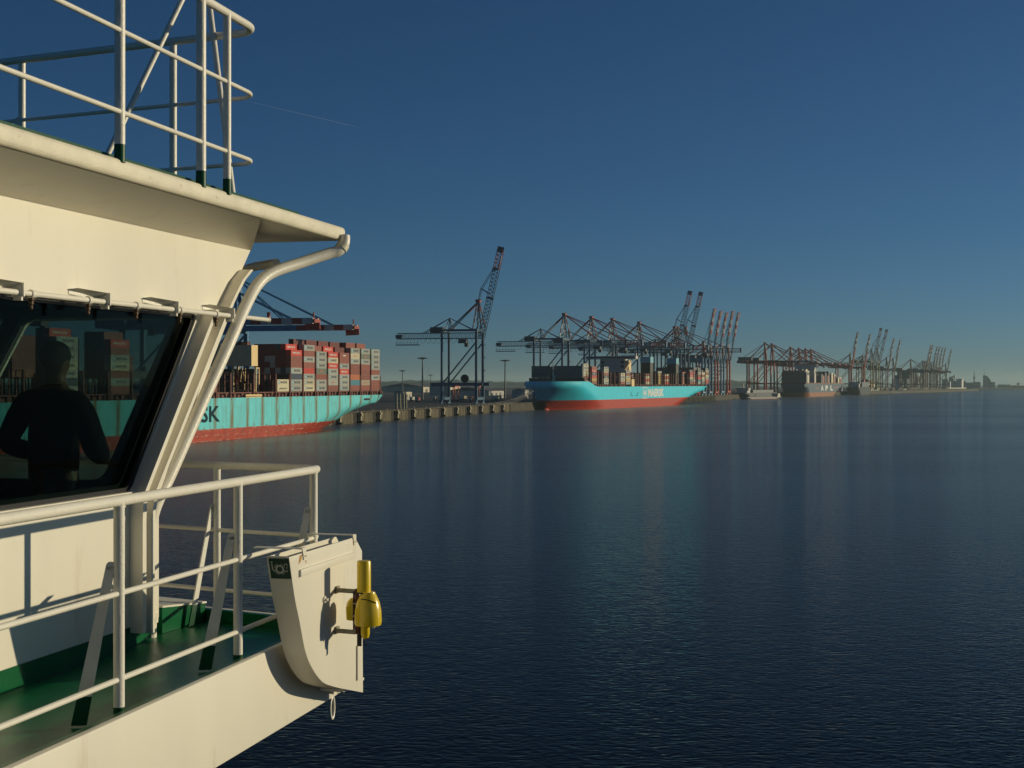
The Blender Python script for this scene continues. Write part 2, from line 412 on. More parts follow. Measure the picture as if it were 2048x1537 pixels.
# hatch box by the wheelhouse foot
mb = MB(); mb.add([(-.9, .35, .002), (-.02, .30, .002), (.03, .93, .002), (-.9, 1.2, .002), (-.9, .35, .20), (-.02, .30, .20), (.03, .93, .14), (-.9, 1.2, .14)],
                  [(0,3,2,1),(4,5,6,7),(0,1,5,4),(1,2,6,5),(2,3,7,6),(3,0,4,7)])
part(mb, 'step_plate', M['green'])
mb = MB(); mb.add([(-.9, .34, .201), (-.01, .29, .201), (.04, .94, .141), (-.9, 1.21, .141), (-.9, .34, .215), (-.01, .29, .215), (.04, .94, .155), (-.9, 1.21, .155)],
                  [(0,3,2,1),(4,5,6,7),(0,1,5,4),(1,2,6,5),(2,3,7,6),(3,0,4,7)])
part(mb, 'step_top', M['white'])

# wheelhouse side wall with window opening
outer = [(TB, -1.76), (.07, -1.76), (.07, -.86), (1.27, .53), (1.9, 1.18), (TB, 1.18)]
hole1 = rounded([(-.19, -.78), (.86, .555), (-2.35, .555), (-2.35, -.78)], .07)
hole2 = rounded([(-2.6, -.78), (-2.6, .555), (-6.2, .555), (-6.2, -.78)], .07)
side = MB().panel(outer, [hole1, hole2], lambda t, z, d: f3(-d, t, z), .10)
sidewall = part(side, 'wheelhouse_side_wall', M['white'])
mb = MB(); mb.box(-.10, .006, TB, .076, 0, .139); part(mb, 'skirting', M['green'])
# flare between wall and roof edge, soffit, roof slab, coaming
mb = MB(); mb.add([f3(.0, TB, 1.16), f3(.0, 1.9, 1.16), f3(.57, .80, 1.295), f3(.57, TB, 1.295)], [(0,1,2,3)])
part(mb, 'cove_plate', M['white'])
mb = MB(); mb.box(-6, .56, TB, 2.58, 1.30+1.9, 1.38+1.9); part(mb, 'roof', M['white'])
mb = MB()
ring = [(.6, TB), (.6, 2.61), (-6, 2.61)]
pf = []
for r_, z_ in ((.015, -.062), (.040, -.060), (.053, -.050), (.060, -.030), (.060, 0), (.060, .030), (.053, .050), (.040, .060), (.015, .062)): pf.append((r_, 1.36+z_))
vs = []; 
for (o, t), (do, dt) in zip(ring, [(1, 0), (1, 1), (0, 1)]):
    for (r, z) in pf: vs.append(f3(o-.06+do*r, t-.06+dt*r, z))
    vs.append(f3(o-.1 if do else o, t-.1 if dt else t, 1.42)); vs.append(f3(o-.1 if do else o, t-.1 if dt else t, 1.298))
n = 11; fs = []
for s_ in range(2):
    for i in range(n): fs.append((s_*n+i, s_*n+(i+1) % n, (s_+1)*n+(i+1) % n, (s_+1)*n+i))
fs.append(tuple(range(n))); fs.append(tuple(2*n+i for i in range(n)))
mb.add(vs, fs); part(mb, 'roof_edge', M['fascia'], smooth=True)
mb = MB(); mb.box(-5.9, .50, TB, 1.75, 1.385+1.9, 1.462+1.9); mb.add([(.50, 1.75, 3.285), (.50, 1.75, 3.362), (-5.9, 1.75, 3.362), (-5.9, 1.75, 3.285), (.40, 2.2, 3.285), (-5.9, 2.2, 3.285)], [(0,4,1), (1,4,5,2), (2,5,3), (0,3,5,4)])
part(mb, 'roof_coaming', M['greenfoot'])
# raked front wall with windows (plane through t=.07,z=-.86 and t=1.9,z=1.18)
sl_ = math.hypot(1.83, 2.04); ct, cz = 1.83/sl_, 2.04/sl_
def fw(o, q, d): return f3(o, .07+q*ct-d*cz, -.86+q*cz+d*ct)
q0 = .08/cz; q1 = 1.42/cz
holes = [rounded([(b, q0), (a, q0), (a, q1), (b, q1)], .09) for a, b in ((-.4, -1.82), (-1.98, -3.4), (-3.56, -5.0))]
part(MB().panel([(-.10, 0), (-.10, 2.28), (-6, 2.28), (-6, 0)], holes, fw, .09), 'wheelhouse_front_wall', M['dark'])
part(MB().panel([(-.0, -.02), (-.0, 2.4), (-6, 2.4), (-6, -.02)], holes, lambda o, q, d: fw(o, q, -d-.004), .025), 'front_cladding', M['white'])
mb = MB(); mb.box(-6, 0, .02, .068, 0, 1.05); part(mb, 'wheelhouse_lower_front', M['white'])
for a, b in ((-.4, -1.82), (-1.98, -3.4), (-3.56, -5.0)):
    part(MB().panel(rounded([(b+.01, q0+.01), (a-.01, q0+.01), (a-.01, q1-.01), (b+.01, q1-.01)], .08), [], lambda o, q, d: fw(o, q, .03+d), .006), 'front_window', M['glass2'])
# the interior
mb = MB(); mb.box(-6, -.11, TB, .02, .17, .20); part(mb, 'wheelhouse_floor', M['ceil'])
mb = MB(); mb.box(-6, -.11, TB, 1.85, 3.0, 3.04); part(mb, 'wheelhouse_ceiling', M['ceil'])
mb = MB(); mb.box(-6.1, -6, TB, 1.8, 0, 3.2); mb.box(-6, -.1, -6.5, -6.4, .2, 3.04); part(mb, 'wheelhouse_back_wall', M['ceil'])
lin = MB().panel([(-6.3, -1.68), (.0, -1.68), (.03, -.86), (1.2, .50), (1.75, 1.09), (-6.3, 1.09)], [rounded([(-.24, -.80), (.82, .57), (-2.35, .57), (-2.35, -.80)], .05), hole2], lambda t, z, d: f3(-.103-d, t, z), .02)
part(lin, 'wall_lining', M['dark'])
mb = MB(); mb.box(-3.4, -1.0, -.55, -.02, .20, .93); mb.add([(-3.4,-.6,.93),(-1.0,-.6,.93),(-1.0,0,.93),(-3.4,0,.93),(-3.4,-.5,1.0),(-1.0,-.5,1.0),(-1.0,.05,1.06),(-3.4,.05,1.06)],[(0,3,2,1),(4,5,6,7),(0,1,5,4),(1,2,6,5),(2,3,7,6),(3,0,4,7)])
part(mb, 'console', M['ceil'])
# side window: black gasket, stepped inner frames, pane
def ringpanel(out, inn, d0, th, name, mat): part(MB().panel(out, [inn], lambda t, z, d: f3(d0-d, t, z), th), name, mat)
def slant(e): return [(-.19-e*1.1, -.78+e), (.86-e*1.9, .555-e), (-2.35+e, .555-e), (-2.35+e, -.78+e)]
ringpanel(rounded(slant(-.0), .07), rounded(slant(.03), .06), -.02, .06, 'window_gasket', M['gasket'])
ringpanel(rounded(slant(.028), .06), rounded(slant(.055), .06), -.075, .03, 'window_frame', M['dark'])
part(MB().panel(rounded(slant(.032), .06), [], lambda t, z, d: f3(-.045-d, t, z), .006), 'side_window', M['glass'])
part(MB().panel(rounded([(-2.62, -.76), (-2.62, .53), (-6.18, .53), (-6.18, -.76)], .06), [], lambda t, z, d: f3(-.045-d, t, z), .006), 'side_window', M['glass'])
mb = MB(); mb.box(0.001, .022, -2.35, -.16, 1.9-.80, 1.9-.78); part(mb, 'window_sill', M['white'])

# pillar: shaded return plus two ribs following the raked edge
path = [(.07, -1.75), (.07, -.90), (.10, -.83), (1.28, .53), (1.88, 1.16)]
def stripat(off, w_, d0, d1, name, mat, pth=path):
    mb = MB()
    for i in range(len(pth)-1):
        (t0, z0), (t1, z1) = pth[i], pth[i+1]
        v = [f3(d0, t0+off, z0), f3(d0, t0+off+w_, z0), f3(d1, t0+off+w_, z0), f3(d1, t0+off, z0),
             f3(d0, t1+off, z1), f3(d0, t1+off+w_, z1), f3(d1, t1+off+w_, z1), f3(d1, t1+off, z1)]
        mb.add(v, [(0,3,2,1),(4,5,6,7),(0,1,5,4),(1,2,6,5),(2,3,7,6),(3,0,4,7)])
    part(mb, name, mat)
def tpx(px, o=.123):                              # forward distance of a point on the line at offset o seen at px
    k = (px-1024)/F; b = FO+Vector((o*UY, -o*UX, 0)); return (k*b.y-b.x)/(UX-k*UY)
def finpath(pts, o):
    out = []
    for px, py in pts:
        t = tpx(px, o); Y = FO.y-o*UX+t*UY; out.append((t, -(py-HY)/F*Y))
    return out
DF = .105
stripat(0, .055, -.0, DF, 'pillar_rib', M['white'], finpath([(285.5, 1268), (285.5, 1040), (288, 990), (426, 635), (432, 620)], DF))
stripat(0, .05, -.0, DF, 'pillar_rib', M['white'], finpath([(303, 1268), (303, 1040), (311, 985), (448, 642), (470, 592), (486, 560), (502, 540)], DF))
stripat(.004, .11, -.06, .012, 'pillar_face', M['white'], path[:4])

# downpipes
pp = curve_pts([uf(689, 473, 12.82), uf(688, 488, 12.80), uf(678, 502, 12.76), uf(655, 509, 12.7), uf(600, 527, 12.5), uf(545, 546, 12.25), uf(515, 570, 12.08), uf(490, 615, 11.85), uf(455, 694, 11.55),
                uf(400, 815, 11.2), uf(340, 950, 10.85), uf(318, 995, 10.72), uf(304, 1035, 10.66), uf(301, 1080, 10.66), uf(300, 1200, 10.66), uf(300, 1285, 10.66)], 5)
mb = MB().tube(pp, .050, 16); dp = part(mb, 'downpipe', M['pipewhite'], smooth=True)
mb = MB().tube([pp[6]+(pp[6]-pp[7])*.2, pp[9]], .058, 16); part(mb, 'pipe_collar', M['fascia'], dp, smooth=True)
mb = MB().tube([uf(301, 1225, 10.66), uf(300, 1245, 10.66)], .06, 16); part(mb, 'pipe_collar', M['pipewhite'], dp, smooth=True)
mb = MB().tube(curve_pts([uf(553, 527, 12.55), uf(530, 531, 12.7), uf(500, 537, 13.0), uf(440, 560, 13.4)], 4), .04, 12); part(mb, 'overflow_pipe', M['pipewhite'], smooth=True)
# window wash pipe, brackets and nozzles
wz = .56
wp = MB().tube([f3(.123, TB, wz), f3(.123, 1.98, wz)], .019, 12)
wp.ball(f3(.123, 1.98, wz), .026, 12, 8, (1, .7, 1))
wash = part(wp, 'wash_pipe', M['pipewhite'], smooth=True)
def tpx(px, o=.123):                              # forward distance of a point on the line at offset o seen at px
    k = (px-1024)/F; b = FO+Vector((o*UY, -o*UX, 0)); return (k*b.y-b.x)/(UX-k*UY)
for px in (40, 213, 350, 462):
    t = tpx(px); mb = MB()
    mb.beam(f3(.123, t-.02, wz-.055+.03), f3(.123, t-.02, wz+.06), .012, .085, up=(1, 0, 0))
    mb.box(.095, .151, t-.03, t-.012, 1.9+wz-.05, 1.9+wz+.045)
    v0 = (t-.50, .64); v1 = (t, .64)
    mb.add([f3(.004, t-.28, .60), f3(.004, t-.28, .635), f3(.05, t-.25, .64), f3(.15, t-.03, .618), f3(.15, t, .59), f3(.09, t, .572)], [(0,1,2,3,4,5)])
    mb.add([f3(.004, t-.28, .634), f3(.004, t-.05, .626), f3(.15, t, .616), f3(.15, t-.03, .62), f3(.06, t-.26, .641)], [(0,1,2,3,4)])
    part(mb, 'pipe_bracket', M['pipewhite'])
for px in (64, 178, 274, 361, 433):
    t = tpx(px); mb = MB(); mb.mi = 0
    mb.tube([f3(.123, t-.022, wz), f3(.123, t+.022, wz)], .027, 12)
    part(mb, 'pipe_clamp', M['pipewhite'], wash, smooth=True)
    mb = MB(); mb.lathe(f3(.118, t, wz-.10), [(.004, 0), (.012, .01), (.009, .03), (.016, .035), (.014, .055), (.02, .06), (.02, .085)], 8)
    part(mb, 'nozzle', M['brass'], wash, smooth=True)

# ---- lower railing
rail = MB(); zt, za, zb = -.65, -1.165, -1.643
def f(o, t, z): return f3(o, t, z)
c = (1.116, .627)
def railpath(z, extra=3.2, r=.03):
    e = (c[0]-1.347*extra, c[1]+.386*extra)
    return [f(1.116, TB, z), f(1.116, c[1]-r*1.5, z), f(1.116-.012, c[1]-.01, z), f(c[0]-r*1.5, c[1]+r*.3, z), f(e[0], e[1], z)]
lowrail = part(MB().tube(railpath(zt), .031, 14), 'top_rail', M['pipewhite'], smooth=True)
for z in (za, zb): part(MB().tube(railpath(z), .0165, 10), 'middle_rail', M['pipewhite'], smooth=True)
def post(o, t, zbot, ztop, r, name='rail_post', foot=.07, parent=ferry):
    p = part(MB().tube([f(o, t, zbot+foot), f(o, t, ztop)], r, 14), name, M['pipewhite'], parent, smooth=True)
    if foot: part(MB().tube([f(o, t, zbot), f(o, t, zbot+foot)], r+.002, 14), 'post_foot', M['greenfoot'], p, smooth=True)
    for z in (za, zb) if name == 'rail_post' and ztop < 0 else ():
        pass
    return p
def brace(o, t, do, dt, ztop, zbot, w0, w1, parent=ferry, green=.16):
    """flat plate leaning from a post to the deck, its flat side athwart"""
    n0 = Vector((do, dt, 0)).normalized(); pr = n0
    def pt(q, s_): z = ztop+(zbot-ztop)*q; wq = w0+(w1-w0)*q; return f(o+do*q+n0.x*wq*s_, t+dt*q+n0.y*wq*s_, z)
    th = Vector((-n0.y, n0.x, 0))*.006
    g = 1-green/(ztop-zbot)
    for nm, qa, qb, mt in (('rail_brace', 0, g, M['pipewhite']), ('brace_foot', g, 1, M['greenfoot'])):
        mb = MB(); v = []
        for q in (qa, qb):
            for s_ in (-.5, .5):
                for k in (-1, 1): v.append(tuple(Vector(pt(q, s_))+th*k))
        mb.add(v, [(0,1,3,2),(4,6,7,5),(0,4,5,1),(2,3,7,6),(0,2,6,4),(1,5,7,3)])
        if qa == 0: mb.tube([Vector(pt(0, 0))-th, Vector(pt(0, 0))+th], w0/2, 12); br = part(mb, nm, mt, parent)
        else: part(mb, nm, mt, br)
for t in (.524, -.833, -2.406, -3.98, -5.55, -7.1):
    post(1.116, t, -1.90, zt, .031, foot=.105)
    brace(1.116-.035, t-.03, -.16, -.06, zt-.36 if t < .5 else zt-.3, -1.89, .05, .085)
for k in (.72, 2.0):
    o, t = fx(k); post(o, t, -1.86, zt, .029)
    brace(o-.03, t-.03, -.06, -.25, zt-.33, -1.89, .04, .06)
# ---- upper railing
Z0 = 1.455; zt2, za2, zb2 = 2.745, 2.235, 1.72; oc = .585; cc = (oc, .66)
def uprail(z, r):
    e = (cc[0]-2.59*2.2, cc[1]+.51*2.2); pts = [f(oc, TB, z), f(oc, .50, z)]
    for i in range(1, 8):
        a = i/8; A = Vector((oc, .50)); B = Vector((oc, .70)); C_ = Vector((oc-.20, .70+.04))
        q = A*(1-a)**2+B*2*a*(1-a)+C_*a*a; pts.append(f(q.x, q.y, z))
    pts += [f(oc-.20, .74, z), f(e[0], e[1], z)]
    return MB().tube(pts, r, 12)
part(uprail(zt2, .031), 'top_rail', M['pipewhite'], smooth=True)
for z in (za2, zb2): part(uprail(z, .0165), 'middle_rail', M['pipewhite'], smooth=True)
for o, t, r, zz in ((oc, .144, .030, zt2), (oc-.01, -.267, .036, 4.2), (oc-.01, -1.419, .034, 4.2), (oc, -2.9, .030, zt2)):
    post(o, t, 1.40, zz, r, 'roof_post', .115)
for k in (.308, .908, 1.6):
    o, t = oc-2.59*k, .70+.51*k; post(o, t, 1.45, zt2, .030, 'roof_post', 0)
    if k > .9: brace(o-.03, t-.02, -.10, -.03, zt2-.5, 1.46, .03, .09, green=0.01)
p = uf(214, 312, 10.1); q = uf(368, -8, 10.7); d_ = q-p
part(MB().tube([p-d_*.08, q+d_*.35], .022, 10), 'mast_stay', M['pipewhite'], smooth=True)
p = uf(466, 392, 10.9); q = uf(419, 10, 11.2); part(MB().tube([p, q], .022, 10), 'mast_stay', M['pipewhite'], smooth=True)
# eye under the beam end
mb = MB(); pts = [Vector((1.235, .60+.045*math.cos(a)*.9, -.56+.075*math.sin(a)*1.1)) for a in [math.pi*2*i/20 for i in range(21)]]
mb.tube(pts, .013, 8, cap=False); part(mb, 'eye_ring', M['pipewhite'], smooth=True)
ferry_children_done = True

# ================================================================ LIFEBUOY CHUTE
def tz(px, py, o):
    k = (px-1024)/F; b = FO+Vector((o*UY, -o*UX, 0)); t = (k*b.y-b.x)/(UX-k*UY); Y = b.y+t*UY
    return t, -(py-HY)/F*Y
BO = 1.47; BI = 1.32
prof = [(578, 1115.5), (584, 1159), (591, 1205), (599, 1243), (609, 1297), (619, 1327), (633.6, 1352), (648, 1367), (665, 1373.5), (683, 1378), (726, 1386), (724, 1103), (710, 1075.5)]
P2 = [tz(x, y, BO) for x, y in prof]; P2 = [(q.x, q.y) for q in curve_pts([Vector((a, b, 0)) for a, b in P2[:10]], 3)]+P2[10:]
chl = FO.copy(); chute = empty('lifebuoy_chute', FO+Vector((BO*UY, -BO*UX, 0)), -TH, 'white curved lifebuoy chute with green pictogram hung on the ferry rail end', 'lifebuoy holder')
def g3(o, t, z): return (o-BO, t, z+1.9)
mb = MB(); mb.panel(P2, [], lambda t, z, d: g3(BO-d, t, z), .012); part(mb, 'outer_plate', M['white'], chute, bevel=.003)
# curved aft plate (thickness of the chute) and inner plate
mb = MB(); edge = P2[:28]; vs = []
for (t, z) in edge: vs += [g3(BO-.012, t, z), g3(BI, t+.0, z), g3(BO-.012, t+.012, z+.004), g3(BI, t+.012, z+.004)]
fs = []
for i in range(len(edge)-1):
    a = 4*i; b = 4*(i+1); fs += [(a, b, b+1, a+1), (a+2, a+3, b+3, b+2), (a, a+2, b+2, b), (a+1, b+1, b+3, a+3)]
fs += [(0, 1, 3, 2), (4*(len(edge)-1), 4*(len(edge)-1)+2, 4*(len(edge)-1)+3, 4*(len(edge)-1)+1)]
mb.add(vs, fs); part(mb, 'curved_plate', M['white'], chute, smooth=True)
mb = MB(); mb.panel(P2, [], lambda t, z, d: g3(BI-d, t, z), .01); part(mb, 'inner_plate', M['white'], chute)
# green sign on the aft face
s0 = Vector(g3(BO-.004, *P2[0])); s1 = Vector(g3(BI+.004, *P2[0])); e0 = Vector(g3(BO-.004, *P2[3])); e1 = Vector(g3(BI+.004, *P2[3]))
def sg(u, v, d=0): # u 0..1 left to right as seen, v 0..1 upward
    a = s1.lerp(s0, u); b = e1.lerp(e0, u); q = b.lerp(a, v*.93); return q+Vector((0, -.004-d, 0))
mb = MB(); mb.add([sg(0, 0), sg(1, 0), sg(1, 1), sg(0, 1), sg(0, 0)+Vector((0, .003, 0)), sg(1, 0)+Vector((0, .003, 0)), sg(1, 1)+Vector((0, .003, 0)), sg(0, 1)+Vector((0, .003, 0))], [(0,1,2,3),(4,7,6,5),(0,4,5,1),(1,5,6,2),(2,6,7,3),(3,7,4,0)])
sign = part(mb, 'pictogram_sign', M['sign'], chute)
mb = MB()
def ann(cu, cv, r0, r1, a0, a1, n=22):
    vs = []; 
    for i in range(n+1):
        a = a0+(a1-a0)*i/n
        for r in (r0, r1): vs.append(sg(cu+r*math.cos(a), cv+r*math.sin(a), .0015))
    mb.add(vs, [(2*i, 2*i+1, 2*i+3, 2*i+2) for i in range(n)])
ann(.5, .47, .13, .22, 0, 2*math.pi)
for k in range(4): ann(.5, .47, .255, .28, math.pi/2*k+.35, math.pi/2*k+1.35, 8)
ann(.14, .80, 0, .045, 0, 6.283, 12); ann(.83, .68, .05, .09, -.6, 3.6, 10); ann(.86, .55, 0, .035, 0, 6.283, 10)
mb.add([sg(.11, .72, .0015), sg(.17, .72, .0015), sg(.17, .45, .0015), sg(.11, .45, .0015)], [(0,1,2,3)])
mb.add([sg(.11, .45, .0015), sg(.17, .47, .0015), sg(.28, .38, .0015), sg(.25, .34, .0015)], [(0,1,2,3)])
mb.add([sg(.72, .40, .0015), sg(.86, .33, .0015), sg(.90, .45, .0015), sg(.86, .45, .0015), sg(.84, .38, .0015), sg(.74, .44, .0015)], [(0,1,2,3,4,5)])
part(mb, 'pictogram', M['signw'], sign)
# stiffener, hooks, bolts, drain plug
def bt(px, py): return tz(px, py, BO)
a = bt(598, 1148); b = bt(706, 1112)
mb = MB(); mb.beam(g3(BO+.006, *a), g3(BO+.006, *b), .022, .05); part(mb, 'stiffener', M['white'], chute, bevel=.006)
a = bt(713, 1292); b = bt(713, 1362)
mb = MB(); mb.beam(g3(BO+.004, *a), g3(BO+.004, *b), .012, .02, up=(1, 0, 0)); part(mb, 'edge_flange', M['white'], chute)
for px, py in ((605, 1105), (706, 1077)):
    t, z = bt(px, py); mb = MB()
    mb.add([g3(o, tt, zz) for o in (BO+.001, BO+.008) for tt, zz in ((t-.02, z+.02), (t+.05, z+.02), (t+.05, z-.055), (t+.01, z-.055), (t-.0, z-.02))],
           [(0,1,2,3,4), (9,8,7,6,5), (0,5,6,1), (1,6,7,2), (2,7,8,3), (3,8,9,4), (4,9,5,0)])
    mb.beam(g3(BO+.005, t+.015, z+.022), g3(1.12, t+.015, z+.022), .07, .006); part(mb, 'hook', M['white'], chute)
    for k in (.022, .042):
        part(MB().ball(g3(BO+.009, t+k, z-.03), .006, 8, 6), 'bolt', M['fascia'], chute, smooth=True)
M['stain'] = paint('orange_rust_stain', (.50, .26, .06), .8, .4, 60)
for pts_ in ([(599.5, 1112), (604, 1110), (603, 1119), (600, 1126), (597, 1130), (598, 1120)], [(610, 1122), (613, 1122), (612, 1128)]):
    pp_ = [bt(x, y) for x, y in pts_]; part(MB().panel(pp_, [], lambda t, z, d: g3(BO+.0005+d, t, z), .0006), 'rust_stain', M['stain'], chute)
t, z = bt(648, 1200); mb = MB(); mb.tube([g3(BO, t, z), g3(BO+.012, t, z)], .024, 14); mb.tube([g3(BO+.012, t, z), g3(BO+.03, t, z)], .011, 10); part(mb, 'plug', M['white'], chute, smooth=True)
mb = MB(); mb.box(1.25-BO, BI-BO+.12, .30, .75, 1.9-2.27, 1.9-2.25); part(mb, 'support_foot', M['white'], chute)
# bracket
OL = BO+.235
tU, zU = bt(670, 1181); tL, zL = bt(669, 1262)
for t_, z_ in ((tU, zU), (tL, zL)):
    br = MB(); br.beam(g3(BO+.002, t_, z_), g3(BO+.006, t_+.05, z_), .03, .05)
    br.beam(g3(BO+.003, t_, z_), g3(BO+.17, t_-.03, z_), .006, .032)
    part(br, 'bracket_arm', M['galv'], chute)
mb = MB(); tB = tU-.03; mb.box(.165, .195, tB-.006, tB+.004, 1.9+zL-.015, 1.9+zU+.02); mb.box(.150, .156, tB-.01, tB+.02, 1.9+zL, 1.9+zU); part(mb, 'bracket_bar', M['rusty'], chute, bevel=.001)
for k in (.2, .4, .7): part(MB().tube([(.15, tB-.012, 1.9+zL+(zU-zL)*k), (.20, tB-.012, 1.9+zL+(zU-zL)*k)], .004, 6), 'wire_loop', M['signw'], chute)
# ================================================================ LIFEBUOY LIGHT
lt = empty('lifebuoy_light', FO+Vector((OL*UY, -OL*UX, 0)), -TH, 'yellow lifebuoy light and smoke float clipped in a rusty bracket on the white chute', 'lifebuoy light')
C0 = (.0, tU-.03+.07); zt_ = 1.9+tz(737, 1186, OL)[1]
tt = tz(731, 1186, OL)[0]; lx, ly = -.012, tt
zz = lambda py: 1.9-(py-HY)/F*(FO.y-OL*UX+tt*UY)
mb = MB().lathe((lx, ly, 0), [(.05, zz(1187)), (.05, zz(1125)), (.046, zz(1122.5)), (0.001, zz(1122))], 24); part(mb, 'tube_float', M['yellow'], lt, smooth=True)
lx2 = lx+.035
mb = MB().lathe((lx2, ly-.01, 0), [(.012, zz(1251)), (.092, zz(1250)), (.098, zz(1243)), (.095, zz(1222)), (.083, zz(1205)), (.064, zz(1193)), (.053, zz(1187)), (.05, zz(1184)), (.01, zz(1184))], 28); part(mb, 'bell_float', M['yellow2'], lt, smooth=True)
mb = MB().lathe((lx, ly+.02, 0), [(.01, zz(1246)), (.06, zz(1243)), (.064, zz(1220)), (.055, zz(1208)), (.03, zz(1200)), (.005, zz(1199))], 20); mb2 = MB(); mb2.v = [(x-.088, y+.03, z) for x, y, z in mb.v]; mb2.f = mb.f; mb2.m = mb.m
part(mb2, 'rear_float', M['yellow'], lt, smooth=True)
mb = MB().lathe((lx+.012, ly-.005, 0), [(.006, zz(1279)), (.024, zz(1276)), (.032, zz(1269)), (.033, zz(1250)), (.02, zz(1247))], 18); part(mb, 'battery_tube', M['yellow'], lt, smooth=True)
part(MB().tube([(lx+.052*math.cos(a), ly-.004+.052*math.sin(a), zz(1186)) for a in [6.2832*i/20 for i in range(21)]], .005, 6, cap=False), 'collar_band', M['black'], lt)
part(MB().box(lx-.045, lx-.012, ly-.02, ly-.012, zz(1293), zz(1252)), 'latch_plate', M['dark'], lt)
part(MB().tube(curve_pts([(lx+.005, ly-.01, zz(1279)), (lx+.01, ly-.01, zz(1286)), (lx+.0, ly-.01, zz(1291)), (lx+.03, ly-.01, zz(1289))], 4), .003, 6), 'lanyard', M['black'], lt)
part(MB().ball((lx2+.045, ly-.02, zz(1253)), .012, 8, 6), 'lug', M['signw'], lt, smooth=True)
part(MB().tube(curve_pts([(lx2-.03, ly-.078, zz(1196)), (lx2+.02, ly-.085, zz(1197)), (lx2+.07, ly-.055, zz(1203)), (lx2+.075, ly-.03, zz(1206))], 4), .003, 6), 'cord', M['black'], lt)

# ================================================================ PERSON at the helm
def skin_mesh(name, verts, edges, radii, mat, parent, root=0, sub=2, extra=None):
    me = bpy.data.meshes.new(name); me.from_pydata(verts, edges, []); o = bpy.data.objects.new(name, me); COL.objects.link(o)
    o.modifiers.new('s', 'SKIN'); d = me.skin_vertices[0].data
    for i, r in enumerate(radii): d[i].radius = r if isinstance(r, tuple) else (r, r)
    d[root].use_root = True
    sb = o.modifiers.new('u', 'SUBSURF'); sb.levels = sub; sb.render_levels = sub
    dg = bpy.context.evaluated_depsgraph_get(); nm = bpy.data.meshes.new_from_object(o.evaluated_get(dg))
    bpy.data.objects.remove(o); bpy.data.meshes.remove(me)
    if extra:
        bm = bmesh.new(); bm.from_mesh(nm); tmp = bpy.data.meshes.new('t'); tmp.from_pydata(extra.v, [], extra.f); bm.from_mesh(tmp); bm.to_mesh(nm); bm.free()
    nm.name = name; nm.materials.clear(); nm.materials.append(mat)
    for p_ in nm.polygons: p_.use_smooth = True; p_.material_index = 0
    o = bpy.data.objects.new(name, nm); COL.objects.link(o); o.parent = parent; return o
pl = FO+Vector((-.55*UY+(-.34)*UX, .55*UX+(-.34)*UY, .20))
man = empty('person', pl, -TH-.05, 'person in a black sweater with short brown hair seen from behind inside the wheelhouse window', 'person')
man.scale = (1.16, 1.12, 1.13)
V = [(0,0,.93), (0,.0,1.12), (0,.01,1.30), (0,.0,1.44), (0,.015,1.52), (0,.03,1.60), (0,.03,1.68), (0,.025,1.74),
     (.17,0,1.40), (.32,-.035,1.095), (.225,.19,1.03), (.17,.27,1.02), (-.17,0,1.40), (-.343,-.025,1.112), (-.245,.21,1.05), (-.18,.29,1.04),
     (.10,0,.88), (.11,.02,.50), (.11,-.02,.09), (.12,.12,.03), (-.10,0,.88), (-.11,.02,.50), (-.11,-.02,.09), (-.12,.12,.03), (0,.115,1.64), (0,.135,1.625), (.083,.02,1.64), (-.083,.02,1.64)]
E = [(0,1),(1,2),(2,3),(3,4),(4,5),(5,6),(6,7),(3,8),(8,9),(9,10),(10,11),(3,12),(12,13),(13,14),(14,15),(0,16),(16,17),(17,18),(18,19),(0,20),(20,21),(21,22),(22,23),(6,24),(24,25),(6,26),(6,27)]
Rr = [.13,.12,.14,.09,.052,.07,.085,.065,.045,.026,.024,(.038,.02),.045,.026,.024,(.038,.02),.09,.06,.045,.04,.09,.06,.045,.04,.02,.012,.014,.014]
fing = MB()
for sx in (1, -1):
    w0 = Vector((.17*sx, .28, 1.02 if sx > 0 else 1.04))
    for i, (off, ln) in enumerate(((-.03, .068), (-.01, .078), (.01, .074), (.03, .058))):
        b0 = w0+Vector((off*.8-.01*sx, .03, 0)); b1 = b0+Vector((-.01*sx, ln*.5, -.004)); b2 = b1+Vector((0, ln*.35, -.022)); b3 = b2+Vector((0, ln*.12, -.022))
        fing.tube([b0, b1, b2, b3], [.010, .0095, .0085, .006], 8)
    b0 = w0+Vector((-.03*sx, -.01, 0)); fing.tube([b0, b0+Vector((-.025*sx, .02, -.008)), b0+Vector((-.03*sx, .05, -.02))], [.012, .010, .007], 8)
body = skin_mesh('body', V, E, Rr, M['skin'], man, extra=fing)
skin_mesh('sweater', [(0,0,.84), (0,0,1.0), (0,.0,1.15), (0,.01,1.30), (0,0,1.41), (0,.012,1.455), (.185,-.01,1.385), (.25,-.02,1.25), (.325,-.035,1.09), (.21,.215,1.025), (-.185,-.01,1.385), (-.26,-.02,1.25), (-.345,-.025,1.11), (-.245,.21,1.05)],
          [(0,1),(1,2),(2,3),(3,4),(4,5),(4,6),(6,7),(7,8),(8,9),(4,10),(10,11),(11,12),(12,13)],
          [(.175,.15),(.175,.15),(.185,.14),(.205,.14),(.15,.10),(.055,.055),.10,.085,.082,.062,.10,.085,.082,.062], M['sweater'], man)
skin_mesh('trousers', [(0,0,.95),(0,0,.88),(.10,0,.80),(.11,.02,.50),(.11,-.01,.08),(-.10,0,.80),(-.11,.02,.50),(-.11,-.01,.08)], [(0,1),(1,2),(2,3),(3,4),(1,5),(5,6),(6,7)],
          [(.16,.125),(.16,.13),.105,.078,.062,.105,.078,.062], M['jeans'], man)
mb = MB(); rnd = random.Random(3)
